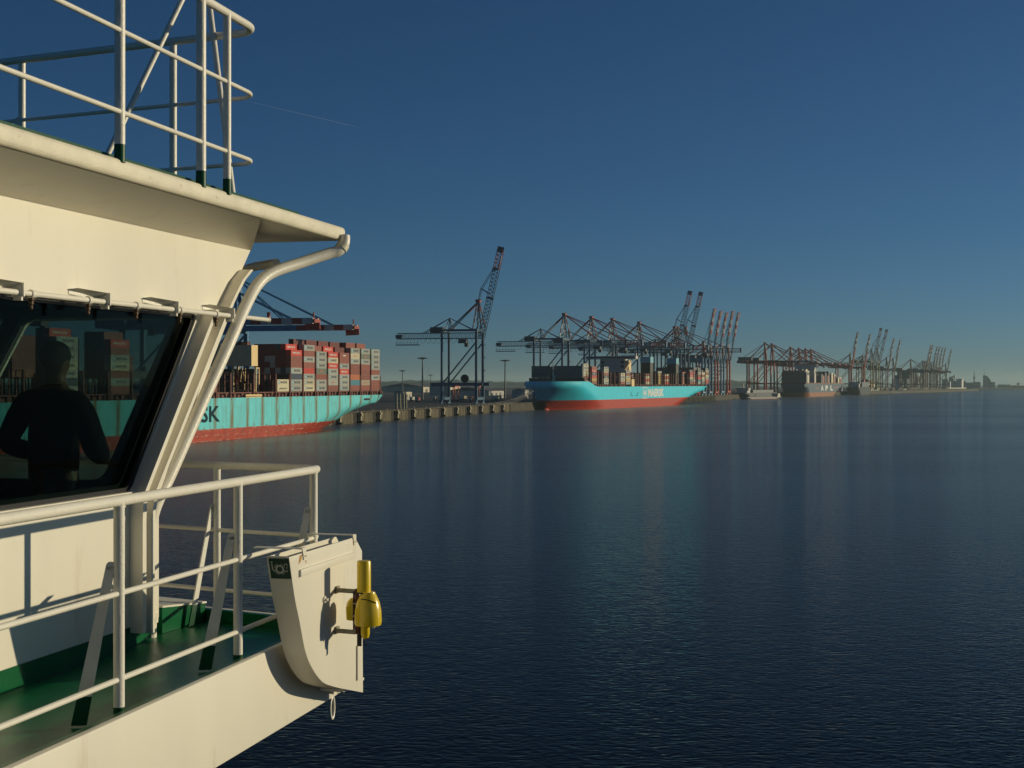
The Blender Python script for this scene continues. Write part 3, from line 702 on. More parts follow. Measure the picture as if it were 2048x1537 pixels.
for j in range(11):
    ph = math.pi*.72*j/10
    for i in range(28):
        a = 2*math.pi*i/28; fr = max(0, math.sin(a)); k = 1+.05*rnd.random()
        phh = ph*(1-.35*fr)
        mb.v.append(((.090+.012*math.cos(phh))*k*math.sin(phh)*math.cos(a), .012+.112*k*math.sin(phh)*math.sin(a), 1.68+.10*k*math.cos(phh)))
for j in range(10):
    for i in range(28): mb.f.append((j*28+i, (j+1)*28+i, (j+1)*28+(i+1) % 28, j*28+(i+1) % 28)); mb.m.append(0)
part(mb, 'hair', M['hair'], man, smooth=True)
mb = MB(); mb.tube([(.072*math.cos(a), .0+.075*math.sin(a), 1.495+.02*math.sin(a)*-1) for a in [6.2832*i/24 for i in range(25)]], .007, 8, cap=False)
part(mb, 'neck_strap', M['strap'], man, smooth=True)
for sx in (1, -1): part(MB().ball((.033*sx, .105, 1.668), .012, 10, 8), 'eye', M['signw'], man, smooth=True)
# ================================================================ SHIPS
def hull_mat(name, top, boot, zb, rust=0, pitch=14.5, ph=0.0, rusty=(.20, .14, .04), boot2=None, wl=.3):
    m = base_mat(name, top, .5, 0, .2); b = m.node_tree.nodes['Principled BSDF']
    tc = N(m, 'ShaderNodeTexCoord'); sp = N(m, 'ShaderNodeSeparateXYZ'); L(m, tc.outputs['Object'], sp.inputs[0])
    def noise(scale, st, det=5, r=.6):
        mp = N(m, 'ShaderNodeMapping'); mp.inputs['Scale'].default_value = st; L(m, tc.outputs['Object'], mp.inputs[0])
        n = N(m, 'ShaderNodeTexNoise'); n.inputs['Scale'].default_value = scale; n.inputs['Detail'].default_value = det; n.inputs['Roughness'].default_value = r
        L(m, mp.outputs[0], n.inputs['Vector']); return n.outputs['Fac']
    def mth(op, a, c=None, clamp=False):
        n = N(m, 'ShaderNodeMath', operation=op); n.use_clamp = clamp
        for i, x in enumerate((a, c)):
            if x is None: continue
            if isinstance(x, (int, float)): n.inputs[i].default_value = x
            else: L(m, x, n.inputs[i])
        return n.outputs[0]
    def mr(v, a, c, d=0., e=1.):
        n = N(m, 'ShaderNodeMapRange'); n.inputs['From Min'].default_value = a; n.inputs['From Max'].default_value = c; n.inputs['To Min'].default_value = d; n.inputs['To Max'].default_value = e
        L(m, v, n.inputs['Value']); return n.outputs[0]
    def mix(f_, c1, c2):
        n = N(m, 'ShaderNodeMixRGB')
        if isinstance(f_, float): n.inputs[0].default_value = f_
        else: L(m, f_, n.inputs[0])
        for i, x in ((1, c1), (2, c2)):
            if isinstance(x, tuple): n.inputs[i].default_value = (*x, 1)
            else: L(m, x, n.inputs[i])
        return n.outputs[0]
    t0 = tuple(c*.86 for c in top)
    colt = mix(mr(noise(.25, (1, 1, .5)), .3, .7), t0, top)
    colb = mix(mr(noise(.5, (1, .5, 1)), .3, .7), tuple(c*.6 for c in boot), boot)
    Z = sp.outputs['Z']
    if rust:
        # streaks at the bay ends
        yy = mth('ADD', mth('ADD', sp.outputs['Y'], ph), mth('MULTIPLY', mth('SUBTRACT', noise(.7, (1, 1, .1), 3), .5), 3.5)); md = mth('PINGPONG', yy, pitch/2)
        w_ = mr(md, .3, 2.2, 1., 0.)
        n1 = noise(.9, (1, 1, .12), 6, .7)
        band = mth('MULTIPLY', mth('MULTIPLY', w_, mr(n1, .33, .48), True), rust*.95, True)
        thin = mr(noise(1.1, (1, 1, .06), 6, .75), .52, .62)
        top_f = mr(Z, zb+1, 16.4, .25, .9)
        thin = mth('MULTIPLY', thin, mth('MULTIPLY', top_f, 1.0))
        patch = mth('MULTIPLY', mr(noise(.28, (1, 1, .6), 7, .75), .54, .62), mr(Z, zb+5, zb, 0., 1.))
        tot = mth('MAXIMUM', mth('MAXIMUM', band, thin), mth('MULTIPLY', patch, .9))
        seam = mth('MULTIPLY', mr(mth('PINGPONG', Z, 1.3), 0., .06, 1., 0.), .22)
        colt = mix(seam, colt, tuple(c*.4 for c in top))
        colt = mix(tot, colt, rusty)
        # scraped bottom paint
        sc = mth('MULTIPLY', mr(noise(.8, (1, .35, 1.4), 8, .75), .50, .57), mr(mth('PINGPONG', Z, 1.1), 0., .35, 1., .12))
        colb = mix(mth('MULTIPLY', sc, .75), colb, (.55, .48, .40))
        colb = mix(mth('MULTIPLY', mr(noise(.35, (1, 1, .8), 7, .7), .55, .7), .5), colb, (.16, .06, .03))
    zz_ = mth('ADD', Z, mth('MULTIPLY', mth('SUBTRACT', noise(.3, (1, 1, 1)), .5), .15*rust))
    f_ = mr(zz_, zb-.03, zb+.03)
    L(m, mix(f_, colb, colt), b.inputs['Base Color'])
    return m
def hull(parent, yb, ys, B, zd, mat, fore=0.0, fl=.1, rake=12, srake=25, bulb=True, sb=(.12, .26), ss=(.10, .20), tr=.85, bootz=5, name='hull', scut=True):
    """loft: yb bow end, ys stern end (local y), outer side at x=0"""
    sg_ = 1 if ys > yb else -1; Lh = abs(ys-yb); NS, NZ = 72, 14; mb = MB(); rows = []
    for j in range(NZ+1):
        k = j/NZ; ring = []
        for i in range(NS+1):
            s_ = i/NS; s_ = .5-.5*math.cos(math.pi*s_) if True else s_
            zt_ = zd+(fore*max(0, min(1, (fl-s_)/(fl*.25))) if fore else 0); z = -2+(zt_+2)*k
            h = max(0, min(1, z/zd))
            by = rake*(1-h)**1.1; sy = srake*((1-h)**1.35) if scut else 2*(1-h)
            y = (yb+sg_*by)+sg_*(Lh-by-sy)*s_
            sbh = sb[1]+(sb[0]-sb[1])*h**1.3; p_ = .95-.42*h
            wb = min(1, (max(s_, 0)/sbh))**p_ if s_ < sbh else 1
            wb = math.sin(math.pi/2*min(1, s_/sbh))**p_ if s_ < sbh else 1
            ssh = ss[1]+(ss[0]-ss[1])*h; u = (1-s_)/ssh; te = tr*min(1, max(0, (h-.45)/.35)); te = te*te*(3-2*te) if te < 1 else 1
            te = min(tr, te)
            ws = te+(1-te)*math.sin(math.pi/2*min(1, u))**.6 if u < 1 else 1
            ring.append((B/2*max(0.0, wb*ws), y, z))
        rows.append(ring)
    n = NS+1
    for sgn in (1, -1):
        b = len(mb.v)
        for ring in rows:
            for w_, y, z in ring: mb.v.append((-B/2+sgn*w_, y, z))
        for j in range(NZ):
            for i in range(NS): mb.f.append((b+j*n+i, b+j*n+i+1, b+(j+1)*n+i+1, b+(j+1)*n+i)); mb.m.append(0)
    top = NZ*n; off = (NZ+1)*n
    for i in range(NS): mb.f.append((top+i, top+i+1, off+top+i+1, off+top+i)); mb.m.append(0)
    for j in range(NZ): mb.f.append((j*n+NS, (j+1)*n+NS, off+(j+1)*n+NS, off+j*n+NS)); mb.m.append(0)
    if bulb:
        mb.ball((-B/2, yb+sg_*(rake+2), .3), 4.2, 16, 12, (.9, 3.0, .85))
    return mb.build(name, mat, parent, smooth=True)

CT = {}
def cont_mat(k, col):
    CT[k] = paint('container_'+k, col, .5, .18, .8, stain=(.14, .06, .03), stain_amt=.35, stretch=(1, 1, .5), objvar=.15)
for k, c_ in dict(grey=(.44, .45, .40), cream=(.74, .67, .46), brown=(.33, .085, .055), red=(.70, .05, .03), maroon=(.20, .03, .025), blue=(.03, .06, .11), teal=(.06, .28, .36),
                  orange=(.55, .16, .05), green=(.18, .22, .17), tan=(.45, .38, .28), yellow=(.60, .42, .10), dark=(.05, .07, .09)).items(): cont_mat(k, c_)
M['letter'] = base_mat('dark_container_lettering', (.03, .05, .08), .5); M['wletter'] = base_mat('white_container_lettering', (.75, .72, .66), .5)
M['emblem'] = base_mat('pale_blue_emblem', (.12, .35, .45), .5)
CL, CW, CH = 12.19, 2.44, 2.60
_cm = {}
def container_mesh(color, logo, small=False):
    key = (color, logo, small)
    if key in _cm: return _cm[key]
    mb = MB()                                     # local: x outward face at 0, y along the ship, z up from its base
    e = .0 if small else .04
    mb.box(-CW+e, -e, e, CL-e, .03, CH-.03)
    if not small:
        for x0 in (-CW, -.14):
            for y0 in (0, CL-.14): mb.box(x0, x0+.14, y0, y0+.14, 0, CH-.01)
        for z0 in (.0, CH-.13): mb.box(-.10, -.003, .14, CL-.14, z0, z0+.10); mb.box(-CW+.14, -.14, .002, .10, z0, z0+.10)
        for i in range(26): yy = .45+i*(CL-.9)/26; mb.box(-.05, -.012, yy, yy+.2, .1, CH-.13)
        for x0 in (-.55, -.95, -1.45, -1.85): mb.box(x0-.02, x0+.02, -.01, .05, .1, CH-.1)
    me_o = mb.build('container', CT[color]); me = me_o.data; bpy.data.objects.remove(me_o)
    lt_ = None
    if logo:
        t = MB(); dk = color in ('grey', 'cream', 'tan', 'green')
        fn = lambda x0, z0: (lambda u, v: (.012, x0+u, z0+v))
        if logo == 'M':
            add_text(t, 'MAERSK', fn(3.6, .85), 1.0, 6.8, .03); lt_ = t.build('lettering', M['letter'])
            t = MB(); pts = rounded([(1.3, .55), (2.9, .55), (2.9, 2.15), (1.3, 2.15)], .25)
            t.add([(.012, a, b) for a, b in pts], [tuple(range(len(pts)))]); t.mi = 1; star(t, lambda u, v: (.016, 2.1+u, 1.35+v), .62)
            em = t.build('emblem', [M['emblem'], M['wletter']])
            lt_ = [lt_, em]
        elif logo == 'H':
            add_text(t, 'HAMBURG', fn(1.6, .9), .85, 4.6, .03); add_text(t, 'SÜD', fn(8.3, .9), .95, 1.9, .03)
            for s_ in (-1, 1):
                t.add([(.012, 7.2-.75, 1.25+s_*.55), (.012, 7.2-.5, 1.25+s_*.62), (.012, 7.2+.25, 1.25), (.012, 7.2-.05, 1.25)], [(0,1,2,3)])
                t.add([(.013, 7.2+.95, 1.25+s_*.45), (.013, 7.2+.8, 1.25+s_*.58), (.013, 7.2-.1, 1.25+s_*.06), (.013, 7.2+.2, 1.25)], [(0,1,2,3)])
            lt_ = [t.build('lettering', M['wletter'])]
        elif logo == 'S':
            add_text(t, 'SAFMARINE', fn(2.0, .9), .7, 7.2, .02); star(t, lambda u, v: (.013, 10.2+u*.5, 1.3+v), .6, 3, .3); lt_ = [t.build('lettering', M['letter'])]
        else:
            t.box(.005, .012, 4.2, 6.8, 1.0, 1.5); t.box(.005, .012, 7.1, 7.8, .9, 1.6); lt_ = [t.build('lettering', M['red_mark'] if dk else M['wletter'])]
        for o in lt_: o.hide_render = False
        ms = [(o.name.split('.')[0], o.data) for o in lt_]
        for o in lt_: bpy.data.objects.remove(o)
        lt_ = ms
    _cm[key] = (me, lt_); return _cm[key]
M['red_mark'] = base_mat('red_container_mark', (.5, .12, .06), .5)
ORD = ['', 'first', 'second', 'third', 'fourth', 'fifth', 'sixth', 'seventh', 'eighth', 'ninth', 'tenth', 'eleventh', 'twelfth', 'thirteenth', 'fourteenth', 'fifteenth', 'sixteenth', 'seventeenth', 'eighteenth']
WORDL = {'M': ' with dark company lettering', 'H': ' with white lettering and arrows', 'S': ' with small dark lettering', 'o': ' with a small mark', None: ''}
CNAME = dict(grey='grey', cream='cream', brown='brown', red='red', maroon='dark maroon', blue='dark blue', teal='teal', orange='orange', green='grey green', tan='beige', yellow='yellow', dark='dark blue grey')
count_c = [0]
def container(root_loc, ang, x, y, z, color, logo, label, group, small=False):
    me, lt_ = container_mesh(color, logo, small)
    o = bpy.data.objects.new('shipping_container', me); COL.objects.link(o)
    ca, sa = math.cos(ang), math.sin(ang)
    o.location = (root_loc[0]+x*ca-y*sa, root_loc[1]+x*sa+y*ca, z); o.rotation_euler = (0, 0, ang)
    tag(o, label, 'container', group)
    if lt_ and not small:
        for nm, d in lt_: c_ = bpy.data.objects.new(nm, d); COL.objects.link(c_); c_.parent = o
    elif lt_:
        for nm, d in lt_: c_ = bpy.data.objects.new(nm, d); COL.objects.link(c_); c_.parent = o
    count_c[0] += 1; return o

M['deckred'] = paint('oxide_red_deck_steel', (.16, .035, .022), .65, .4, .5, stain=(.08, .03, .02), stain_amt=.5)
M['house'] = paint('buff_deckhouse', (.85, .62, .29), .5, .08, .4, stain=(.40, .26, .12), stain_amt=.35, stretch=(1, 1, .4))
M['boat'] = paint('orange_lifeboat', (.62, .12, .03), .4, .1, 1)
M['hw'] = base_mat('hull_lettering_white', (.75, .76, .74), .5); M['hd'] = base_mat('hull_lettering_dark', (.015, .04, .06), .8, 0, .1)
M['dkhole'] = base_mat('dark_opening', (.01, .012, .015), .8)
# ---------------------------------------------------------------- ship 1 (rusty, close)
A1 = -R(14.5); O1 = (-99.9, 606.0, 0.0)
s1_ = empty('container_ship', O1, A1, 'rust streaked turquoise container ship with red bottom, moored nearest behind the ferry wheelhouse', 'container ship')
B1 = 30.0; ZD = 16.5
h1 = hull(s1_, -225, 140.5, B1, ZD, hull_mat('rusty_turquoise_hull', (.17, .76, .84), (.50, .065, .035), 4.6, 1.0, 14.5, 1.0), rake=10, srake=62, ss=(.075, .27), tr=.78, bulb=False)
T = MB(); add_text(T, 'MAERSK', lambda u, v: (.04, -107+u, 7.3+v), 6.3, 52, .025); T.build('hull_lettering', M['hd'], s1_)
def bays1():
    out = []
    tiers = [('cream', 'S'), ('cream', 'M')]
    out.append((0, ['cS', 'cM']))
    out.append((14.5, ['gM', 'gM', 'b', 'gM', 'B', 'B', 'rH']))
    out.append((29, ['cM', 'cM', 'gM', 'r', 'B', 'gM', 'B', 'gM']))
    out.append((43.5, ['gM', 'gM', 'B', 'no', 'gM', 'gM', 'gM']))
    out.append((58, ['B', 'go', 'gM', 'gM', 'rH', 'cM', 'rH']))
    out.append((72.5, ['gM', 'gM', 'gM', 'rH', 'gM', 'B', 'Bo']))
    out.append((87, ['B', 't', 'o', 'B', 'B', 'gM', 'co', 'gM']))
    out.append((101.5, ['B', 'ao', 'B', 'B', 'B', 'gM', 'no', 'gM']))
    out.append((116, ['B', 'B', 'gM', 'B', 'gM', 'gM', 'gM', 'gM']))
    return out
KEY = dict(c='cream', g='grey', b='blue', B='brown', r='red', n='green', t='teal', o='orange', a='tan', m='maroon', d='dark', y='yellow')
def dec(s_): return KEY[s_[0]], (s_[1] if len(s_) > 1 else None)
ZC = ZD+2.3
G1 = 'containers on the rusty turquoise ship'
rn = random.Random(11)
b1 = bays1()
for bi, (y0, col) in enumerate(b1):
    for ti, s_ in enumerate(col):
        c_, lg = dec(s_)
        container(O1, A1, -.25, y0, ZC+ti*CH, c_, lg, f'{CNAME[c_]} container, {ORD[ti+1]} from bottom, outer stack {ORD[bi+1]} of nine right of buff deckhouse', G1)
def inner(bi, y0, row, ti, c_, lg=None, where=None):
    container(O1, A1, -.25-row*2.5, y0, ZC+ti*CH, c_, lg, f'{CNAME[c_]} container, {ORD[ti+1]} tier, {ORD[row+1]} row inward, {where or (ORD[bi+1]+" bay right of buff deckhouse")}', G1)
# dark forward ends of the second bay
for row in range(1, 7):
    for ti in range(8):
        c_ = rn.choice(['maroon', 'maroon', 'brown', 'dark', 'maroon', 'grey']) if (row, ti) != (1, 7) else 'red'
        if row == 6 and ti < 4: continue
        inner(1, 14.5, row, ti, c_, 'H' if (row, ti) == (1, 7) else None)
for bi, rws in ((2, ((1, 7), (2, 8))), (3, ((1, 7, 'brown'), (2, 8), (3, 8))), (4, ((1, 7, 'red', 'H'), (2, 8), (3, 8))), (5, ((1, 7), (2, 8), (3, 8), (1, 6))), (6, ((1, 8, 'brown'), (2, 8), (3, 8))), (7, ((1, 8, 'brown'), (2, 8))), (8, ((1, 7), (2, 7)))):
    for r_ in rws:
        inner(bi, b1[bi][0], r_[0], r_[1], r_[2] if len(r_) > 2 else 'maroon', r_[3] if len(r_) > 3 else None)
        if r_[0] > 1:
            for dt in (1, 2): inner(bi, b1[bi][0], r_[0], r_[1]-dt, rn.choice(['maroon', 'dark', 'brown']))
# forward bays (seen through the wheelhouse window)
for y0, stack, nm in ((-135.7, ['B', 'gM', 'B', 'cM', 'gM', 'B', 'rH'], 'lit stack in window right of the person'), (-168, ['gM', 'b', 'gM', 'cM', 'gM', 'gM', 'gM'], 'lit stack behind the person head'), (-69.0, ['B', 'B', 'B'], 'stack just left of buff deckhouse')):
    for ti, s_ in enumerate(stack):
        c_, lg = dec(s_); container(O1, A1, -.25, y0, ZC+ti*CH, c_, lg, f'{CNAME[c_]} container, {ORD[ti+1]} from bottom, {nm}', G1)
for y0, nm, rows, tops in ((-135.7, 'lit bay right of the person', (1, 2, 3), 8), (-168, 'bay behind the person head', (1, 2), 8), (-151, 'bay between lit window stacks', (4, 5, 6, 7), 7), (-184, 'bay at window left edge', (2, 3, 4), 7), (-120, 'low bay at window right edge', (3, 4), 5), (-105, 'bay beside the window pillar', (4,), 3)):
    for row in rows:
        for ti in range(tops):
            if row > 1 and ti < 2 and y0 != -151: continue
            top1 = row == 1 and ti == 7
            inner(0, y0, row, ti, 'red' if top1 and y0 == -168 else ('brown' if top1 else rn.choice(['maroon', 'dark', 'dark', 'brown', 'blue'])), 'H' if top1 and y0 == -168 else ('M' if (row in (1, 3, 4) and rn.random() < .25) else None), nm)
# hatch coaming, lashing bridges, rail stanchions
mb = MB(); mb.box(-B1+2, -1.4, -205, 132, ZD, ZD+1.2); mb.box(-B1+3, -.7, -205, 132, ZD+1.75, ZD+2.2); mb.build('hatch_coaming', M['deckred'], s1_)
yy = -204.0; k = 0
while yy < 133:
    mb = MB(); big = abs(((yy+1.2) % 14.5)-0) < 1.9
    mb.box(-1.2, -.75, yy, yy+.35, ZD, ZD+2.25)
    if k % 2: mb.box(-1.5, -.9, yy+.6, yy+2.0, ZD+.9, ZD+1.75)
    mb.build('stanchion', M['deckred'], s1_); yy += 3.62; k += 1
for y_ in [14.5*i-1.6 for i in range(1, 10)]+[-2.0, -24.0, -45.5, -58.0, -137.6, -122.3, -153, -170, -186]:
    mb = MB(); top = ZC+CH*2.9
    for x_ in (-.95, ): mb.box(x_, x_+.75, y_+.25, y_+1.0, ZD, top)
    for x_ in range(1, 11): mb.box(-.6-x_*2.5, -.3-x_*2.5, y_+.3, y_+.8, ZD, top)
    for z_ in (ZC+CH-.2, ZC+2*CH-.2, top-.3): mb.box(-27, -.3, y_+.2, y_+1.05, z_, z_+.22)
    mb.build('lashing_bridge', M['deckred'], s1_)
# buff deckhouse standing on open legs
hs_ = MB(); hs_.box(-25, -.4, -25.5, -19.4, ZC+10.6, ZC+19.2); dh = hs_.build('deckhouse', M['house'], s1_)
mb = MB()
for i in range(22): mb.box(-24.5+i*1.1, -24.3+i*1.1, -25.4, -25.2, ZC+19.2, ZC+20.4)
mb.box(-24.8, -.8, -25.4, -25.2, ZC+20.3, ZC+20.4); mb.box(-8, -3, -24, -21, ZC+19.2, ZC+20.6); mb.build('roof_railing', M['deckred'], dh)
mb = MB(); 
for i in range(4): mb.box(-8+i*1.9, -7.2+i*1.9, -25.53, -25.5, ZC+11, ZC+18.6) if 0 else None
for x_ in (-23, -16.5, -9.5): mb.box(x_, x_+.9, -25, -24.3, ZD, ZC+10.6); mb.box(x_, x_+.9, -20.5, -19.8, ZD, ZC+10.6)
mb.build('support_leg', M['house'], dh)
mb = MB(); mb.box(-27, -2.5, -19, -18, ZD, ZC+9.5); mb.build('casing_wall', M['dkhole'], dh)
for x_, z_ in [(x_, z_) for z_ in (ZC+3.9, ZC+6.7) for x_ in (-21, -18, -14.5, -12)]:
    mb = MB(); mb.box(x_, x_+2.1, -21.5, -19.3, z_, z_+.8); mb.box(x_+.3, x_+1.6, -21.2, -19.4, z_+.8, z_+1.5); mb.build('vent_housing', M['house'], dh)
fr_ = MB()
for a, b in (((-1.2, -19.2), (-1.2, -14.8)),):
    pass
fr_.beam((-.8, -20.6, ZC), (-.8, -20.6, ZC+9.8), .5); fr_.beam((-.8, -17.6, ZC+3), (-.8, -17.6, ZC+9.8), .5); fr_.beam((-.8, -20.9, ZC+9.8), (-.8, -17.3, ZC+9.8), .5)
fr_.box(-10, -.9, -22, -20, ZC+.1, ZC+1.0)
for x_ in (-8.6, -5.2, -2.4, -1.2): fr_.beam((x_, -22, ZC+.3), (x_, -22, ZC+3.6), .35)
for z_ in (ZC+1.9, ZC+3.5): fr_.beam((-6, -22, z_), (-1, -22, z_), .3)
fr_.beam((-7, -22, ZC+4), (-6.4, -22, ZC+10), .4); fr_.beam((-5, -22, ZC+4.4), (-6.4, -22, ZC+10), .4); fr_.beam((-4.8, -22, ZC+10), (-5, -22, ZC+4.5), .4)
fr_.build('davit_frame', M['house'], s1_)
mb = MB(); mb.ball((-9.5, -21.5, ZC+5.0), 1.5, 16, 10, (1.9, 1, .95)); mb.box(-11, -8.5, -22.3, -20.7, ZC+6, ZC+6.9); mb.build('lifeboat', M['boat'], s1_, smooth=True)
mb = MB(); mb.box(.0, .15, -32, -16.5, ZD+.6, ZD+1.25); mb.box(0, .12, -32, -16.5, ZD+.0, ZD+.35); mb.build('gangway', M['house'], s1_)
mb = MB(); mb.box(.02, .12, 104.5, 112.5, ZD-2.6, ZD-1.6); 
mb.build('mooring_opening', M['dkhole'], s1_)
mb = MB(); mb.box(-26, -4.5, 132.5, 140.2, ZD, ZD+.9) if 0 else mb.box(-26, -5, 133, 133.6, ZD, ZD+4.5); mb.build('stern_bulkhead', M['deckred'], s1_)

# ---------------------------------------------------------------- ship 2 (clean)
A2 = -R(23.4); O2 = (52.4, 1193.0, 0.0); B2 = 50.0
S2, C2 = math.sin(-A2), math.cos(A2)
def y2(px, x=0.0):
    k = (px-1024)/F; return (k*(O2[1]-x*S2)-(O2[0]+x*C2))/(S2-k*C2)
s2_ = empty('container_ship', O2, A2, 'clean turquoise container ship with white hull lettering, moored bow first at the middle berth', 'container ship')
h2 = hull(s2_, -20, y2(1419), B2, 19.6, hull_mat('clean_turquoise_hull', (.05, .74, .95), (.58, .055, .028), 8.1, 0), fore=4.6, fl=.17, rake=20, srake=62, ss=(.05, .24), sb=(.10, .22), tr=.86, bulb=False)
MB().ball((-B2/2, -1, -1.2), 3.0, 16, 12, (.8, 2.2, .95)).build('bulbous_bow', base_mat('bulb_red', (.46, .07, .045), .6), s2_, smooth=True)
t0, t1 = y2(1296), y2(1327.5)
T = MB(); add_text(T, 'MAERSK', lambda u, v: (.06, t0+u, 9.6+v), 7.8, t1-t0, .045); T.build('hull_lettering', M['hw'], s2_)
e0, e1 = y2(1285.5), y2(1294); ec = (e0+e1)/2
T = MB(); oo = rounded([(e0, 8), (e1, 8), (e1, 19), (e0, 19)], 2); ii = rounded([(e0+1, 8.6), (e1-1, 8.6), (e1-1, 18.4), (e0+1, 18.4)], 1.6)
T.panel(oo, [ii], lambda u, v, d: (.04+d, u, v), .03); star(T, lambda u, v: (.07, ec+u*1.45, 13.4+v), 4.3, 7, .33); T.build('hull_emblem', M['hw'], s2_)
T = MB(); a_, b_ = y2(1262), y2(1275); T.box(.02, .08, a_, a_+.8, 11, 14.5); T.box(.02, .08, b_-.8, b_, 11, 14.5); T.box(.02, .08, a_, a_+6, 10.9, 11.3); T.box(.02, .08, b_-6, b_, 10.9, 11.3); T.build('draught_mark', M['hd'], s2_)
T = MB(); T.box(-1.2, .12, y2(1412), y2(1416), 16.4, 18.2); T.build('mooring_opening', M['dkhole'], s2_)
MB().box(-B2/2-.6, -B2/2+.6, 362, 369, -1.5, 7.5).build('rudder', base_mat('rudder_red', (.46, .07, .045), .6), s2_)
Z2 = 21.8; yB = 27.0; yE = y2(1416)
mb = MB(); mb.box(-46, -3.5, 50, yE-6, 19.6, 20.8); mb.box(-48, -1, 55, yE-6, 21.2, Z2-.05); mb.build('hatch_coaming', M['deckred'], s2_)
i = 0
while 58+i*6 < yE-8: MB().box(-.9, -.3, 58+i*6, 58.5+i*6, 19.6, Z2).build('stanchion', M['deckred'], s2_); i += 1
mb = MB(); mb.box(-52, -.8, yB-1.5, yB-.3, 23.9, 27.2); mb.build('breakwater', M['dkhole'], s2_)
mb = MB(); mb.add([(-.6, yB, 24), (-.6, yB, 27.6), (-.6, 50, 20.4), (-1.0, yB, 24), (-1.0, yB, 27.6), (-1.0, 50, 20.4)], [(0,1,2),(5,4,3),(0,3,4,1),(1,4,5,2),(2,5,3,0)]); mb.build('bulwark_gusset', M['deckred'], s2_)
ym = y2(1106, -B2/2); mast = MB(); mast.tube([(-25, ym, 23.5), (-25, ym, 42)], [.55, .25], 8); mast.beam((-25, ym+4, 23.5), (-25, ym, 36), .3); mast.beam((-23, ym+2, 23.5), (-25, ym, 33), .3); mast.box(-26.2, -23.8, ym-.3, ym+.3, 37, 37.4); mast.build('foremast', M['c_white'], s2_)
M['sup'] = paint('superstructure_grey', (.55, .53, .46), .5, .08, .2)
yb_ = y2(1270, -1)
bh = MB().box(-36.5, -12, yb_+1, yb_+11, 20, 45.5).build('superstructure', M['sup'], s2_)
MB().box(-51, -.2, yb_, yb_+6, 45.6, 48.6).build('bridge_wing', M['sup'], bh)
MB().box(-49, -2, yb_-.02, yb_, 46.7, 47.8).build('bridge_window', M['dkhole'], bh)
for x_ in (-35.5, -15.5):
    for z_ in (41.5, 37.5): MB().box(x_, x_+3.0, yb_+.95, yb_+1.0, z_, z_+2.4).build('window', M['dkhole'], bh)
mb = MB(); ya = yb_+3; mb.beam((-27, ya, 48), (-27, ya, 56), .8); mb.beam((-23, ya, 48), (-23, ya, 59), .6); mb.beam((-30, ya, 53), (-21, ya, 53), .5); mb.beam((-19, ya, 48), (-19, ya, 54), .4); mb.build('radar_mast', M['c_white'], bh)
MB().box(-1.5, -.1, yb_+1, yb_+3, 48.7, 51.6).build('wing_light', M['c_white'], bh)
MB().box(-12, -7.5, yb_+1, yb_+8, 33.5, 44.5).build('lift_housing', M['house'], s2_)
yc_ = y2(1247, -3); mb = MB(); mb.box(-5, -2.5, yc_, yc_+5, 24, 33.0); mb.beam((-3.5, yc_+2, 31), (-3.5, yc_+24, 44.5), .8); mb.beam((-3.5, yc_+3, 34), (-3.5, yc_+24, 44.5), .5); mb.build('deck_crane', M['house'], s2_)
for px_ in (1300.5, 1352):
    y_ = y2(px_, -7); wd = 10.0
    MB().box(-7-wd, -7, y_, y_+9, 21, 43).build('engine_casing', M['dark'], s2_)
    MB().box(-7.3-wd, -6.7, y_-.3, y_+9.3, 43, 49).build('casing_top', base_mat('funnel_blue', (.12, .44, .55), .5), s2_)
y_ = y2(1263); mb = MB(); mb.box(-2.5, .2, y_, y_+8, 19.8, 26.5); mb.build('pilot_station', M['house'], s2_)
MB().ball((-2, y_+3, 29.5), 2, 12, 8, (1, 1.6, 1)).build('lifeboat', M['boat'], s2_, smooth=True)
LB = [y2(p_) for p_ in (1181, 1197, 1205, 1222, 1230, 1238.5, 1264, 1272, 1281, 1290, 1301, 1311, 1323, 1330, 1339, 1347, 1356, 1364, 1376, 1393, 1402, 1410)]
for y_ in LB:
    mb = MB(); mb.box(-1.1, -.2, y_, y_+.9, 19.6, Z2+CH*4.2)
    for x_ in range(1, 7): mb.box(-.6-x_*7.0, -.1-x_*7.0, y_+.1, y_+.8, 19.6, Z2+CH*4.2)
    for z_ in (Z2+CH, Z2+2*CH, Z2+3*CH, Z2+4.1*CH): mb.box(-48, -.3, y_, y_+.8, z_, z_+.3)
    mb.build('lashing_bridge', M['deckred'], s2_)
G2 = 'containers on the clean turquoise ship'
st2 = [(1167, ['B', 'cM', 'cM', 'gM', 'cM'], 1, 26.6, 'just behind the black breakwater'),
       (1184, ['B', 'y', 'r', 'bo', 'rH', 'B'], 0, Z2, 'right of the breakwater'),
       (1208, ['gM', 'cM', 'bo', 'B', 'cM', 'gM'], 0, Z2, 'under the bridge wing'),
       (1241.5, ['B', 'cM', 'gM', 'cM'], 0, Z2, 'left of the small deck crane'),
       (1252.5, ['gM', 'y', 'cM', 'B', 'gM'], 0, Z2, 'right of the small deck crane'),
       (1292, ['c', 'r', 'c', 'm'], 1, Z2, 'beside the first engine casing'),
       (1316, ['y', 'y', 'y', 'y', 'g'], 1, Z2, 'between the two engine casings'),
       (1330, ['r', 'c', 'r', 'c'], 3, Z2, 'under the second engine casing'),
       (1380, ['B', 'n', 'c', 'rH', 'r'], 0, Z2, 'single red stack aft of the lifeboat'),
       (1396, ['g', 't', 'r', 'B', 'g', 'n'], 0, Z2, 'third stack from the stern'),
       (1404, ['n', 'g', 'c', 'B', 'c'], 0, Z2, 'second stack from the stern'),
       (1411.5, ['B', 'r', 'g', 'c', 'B', 'cM'], 0, Z2, 'stack nearest the stern')]
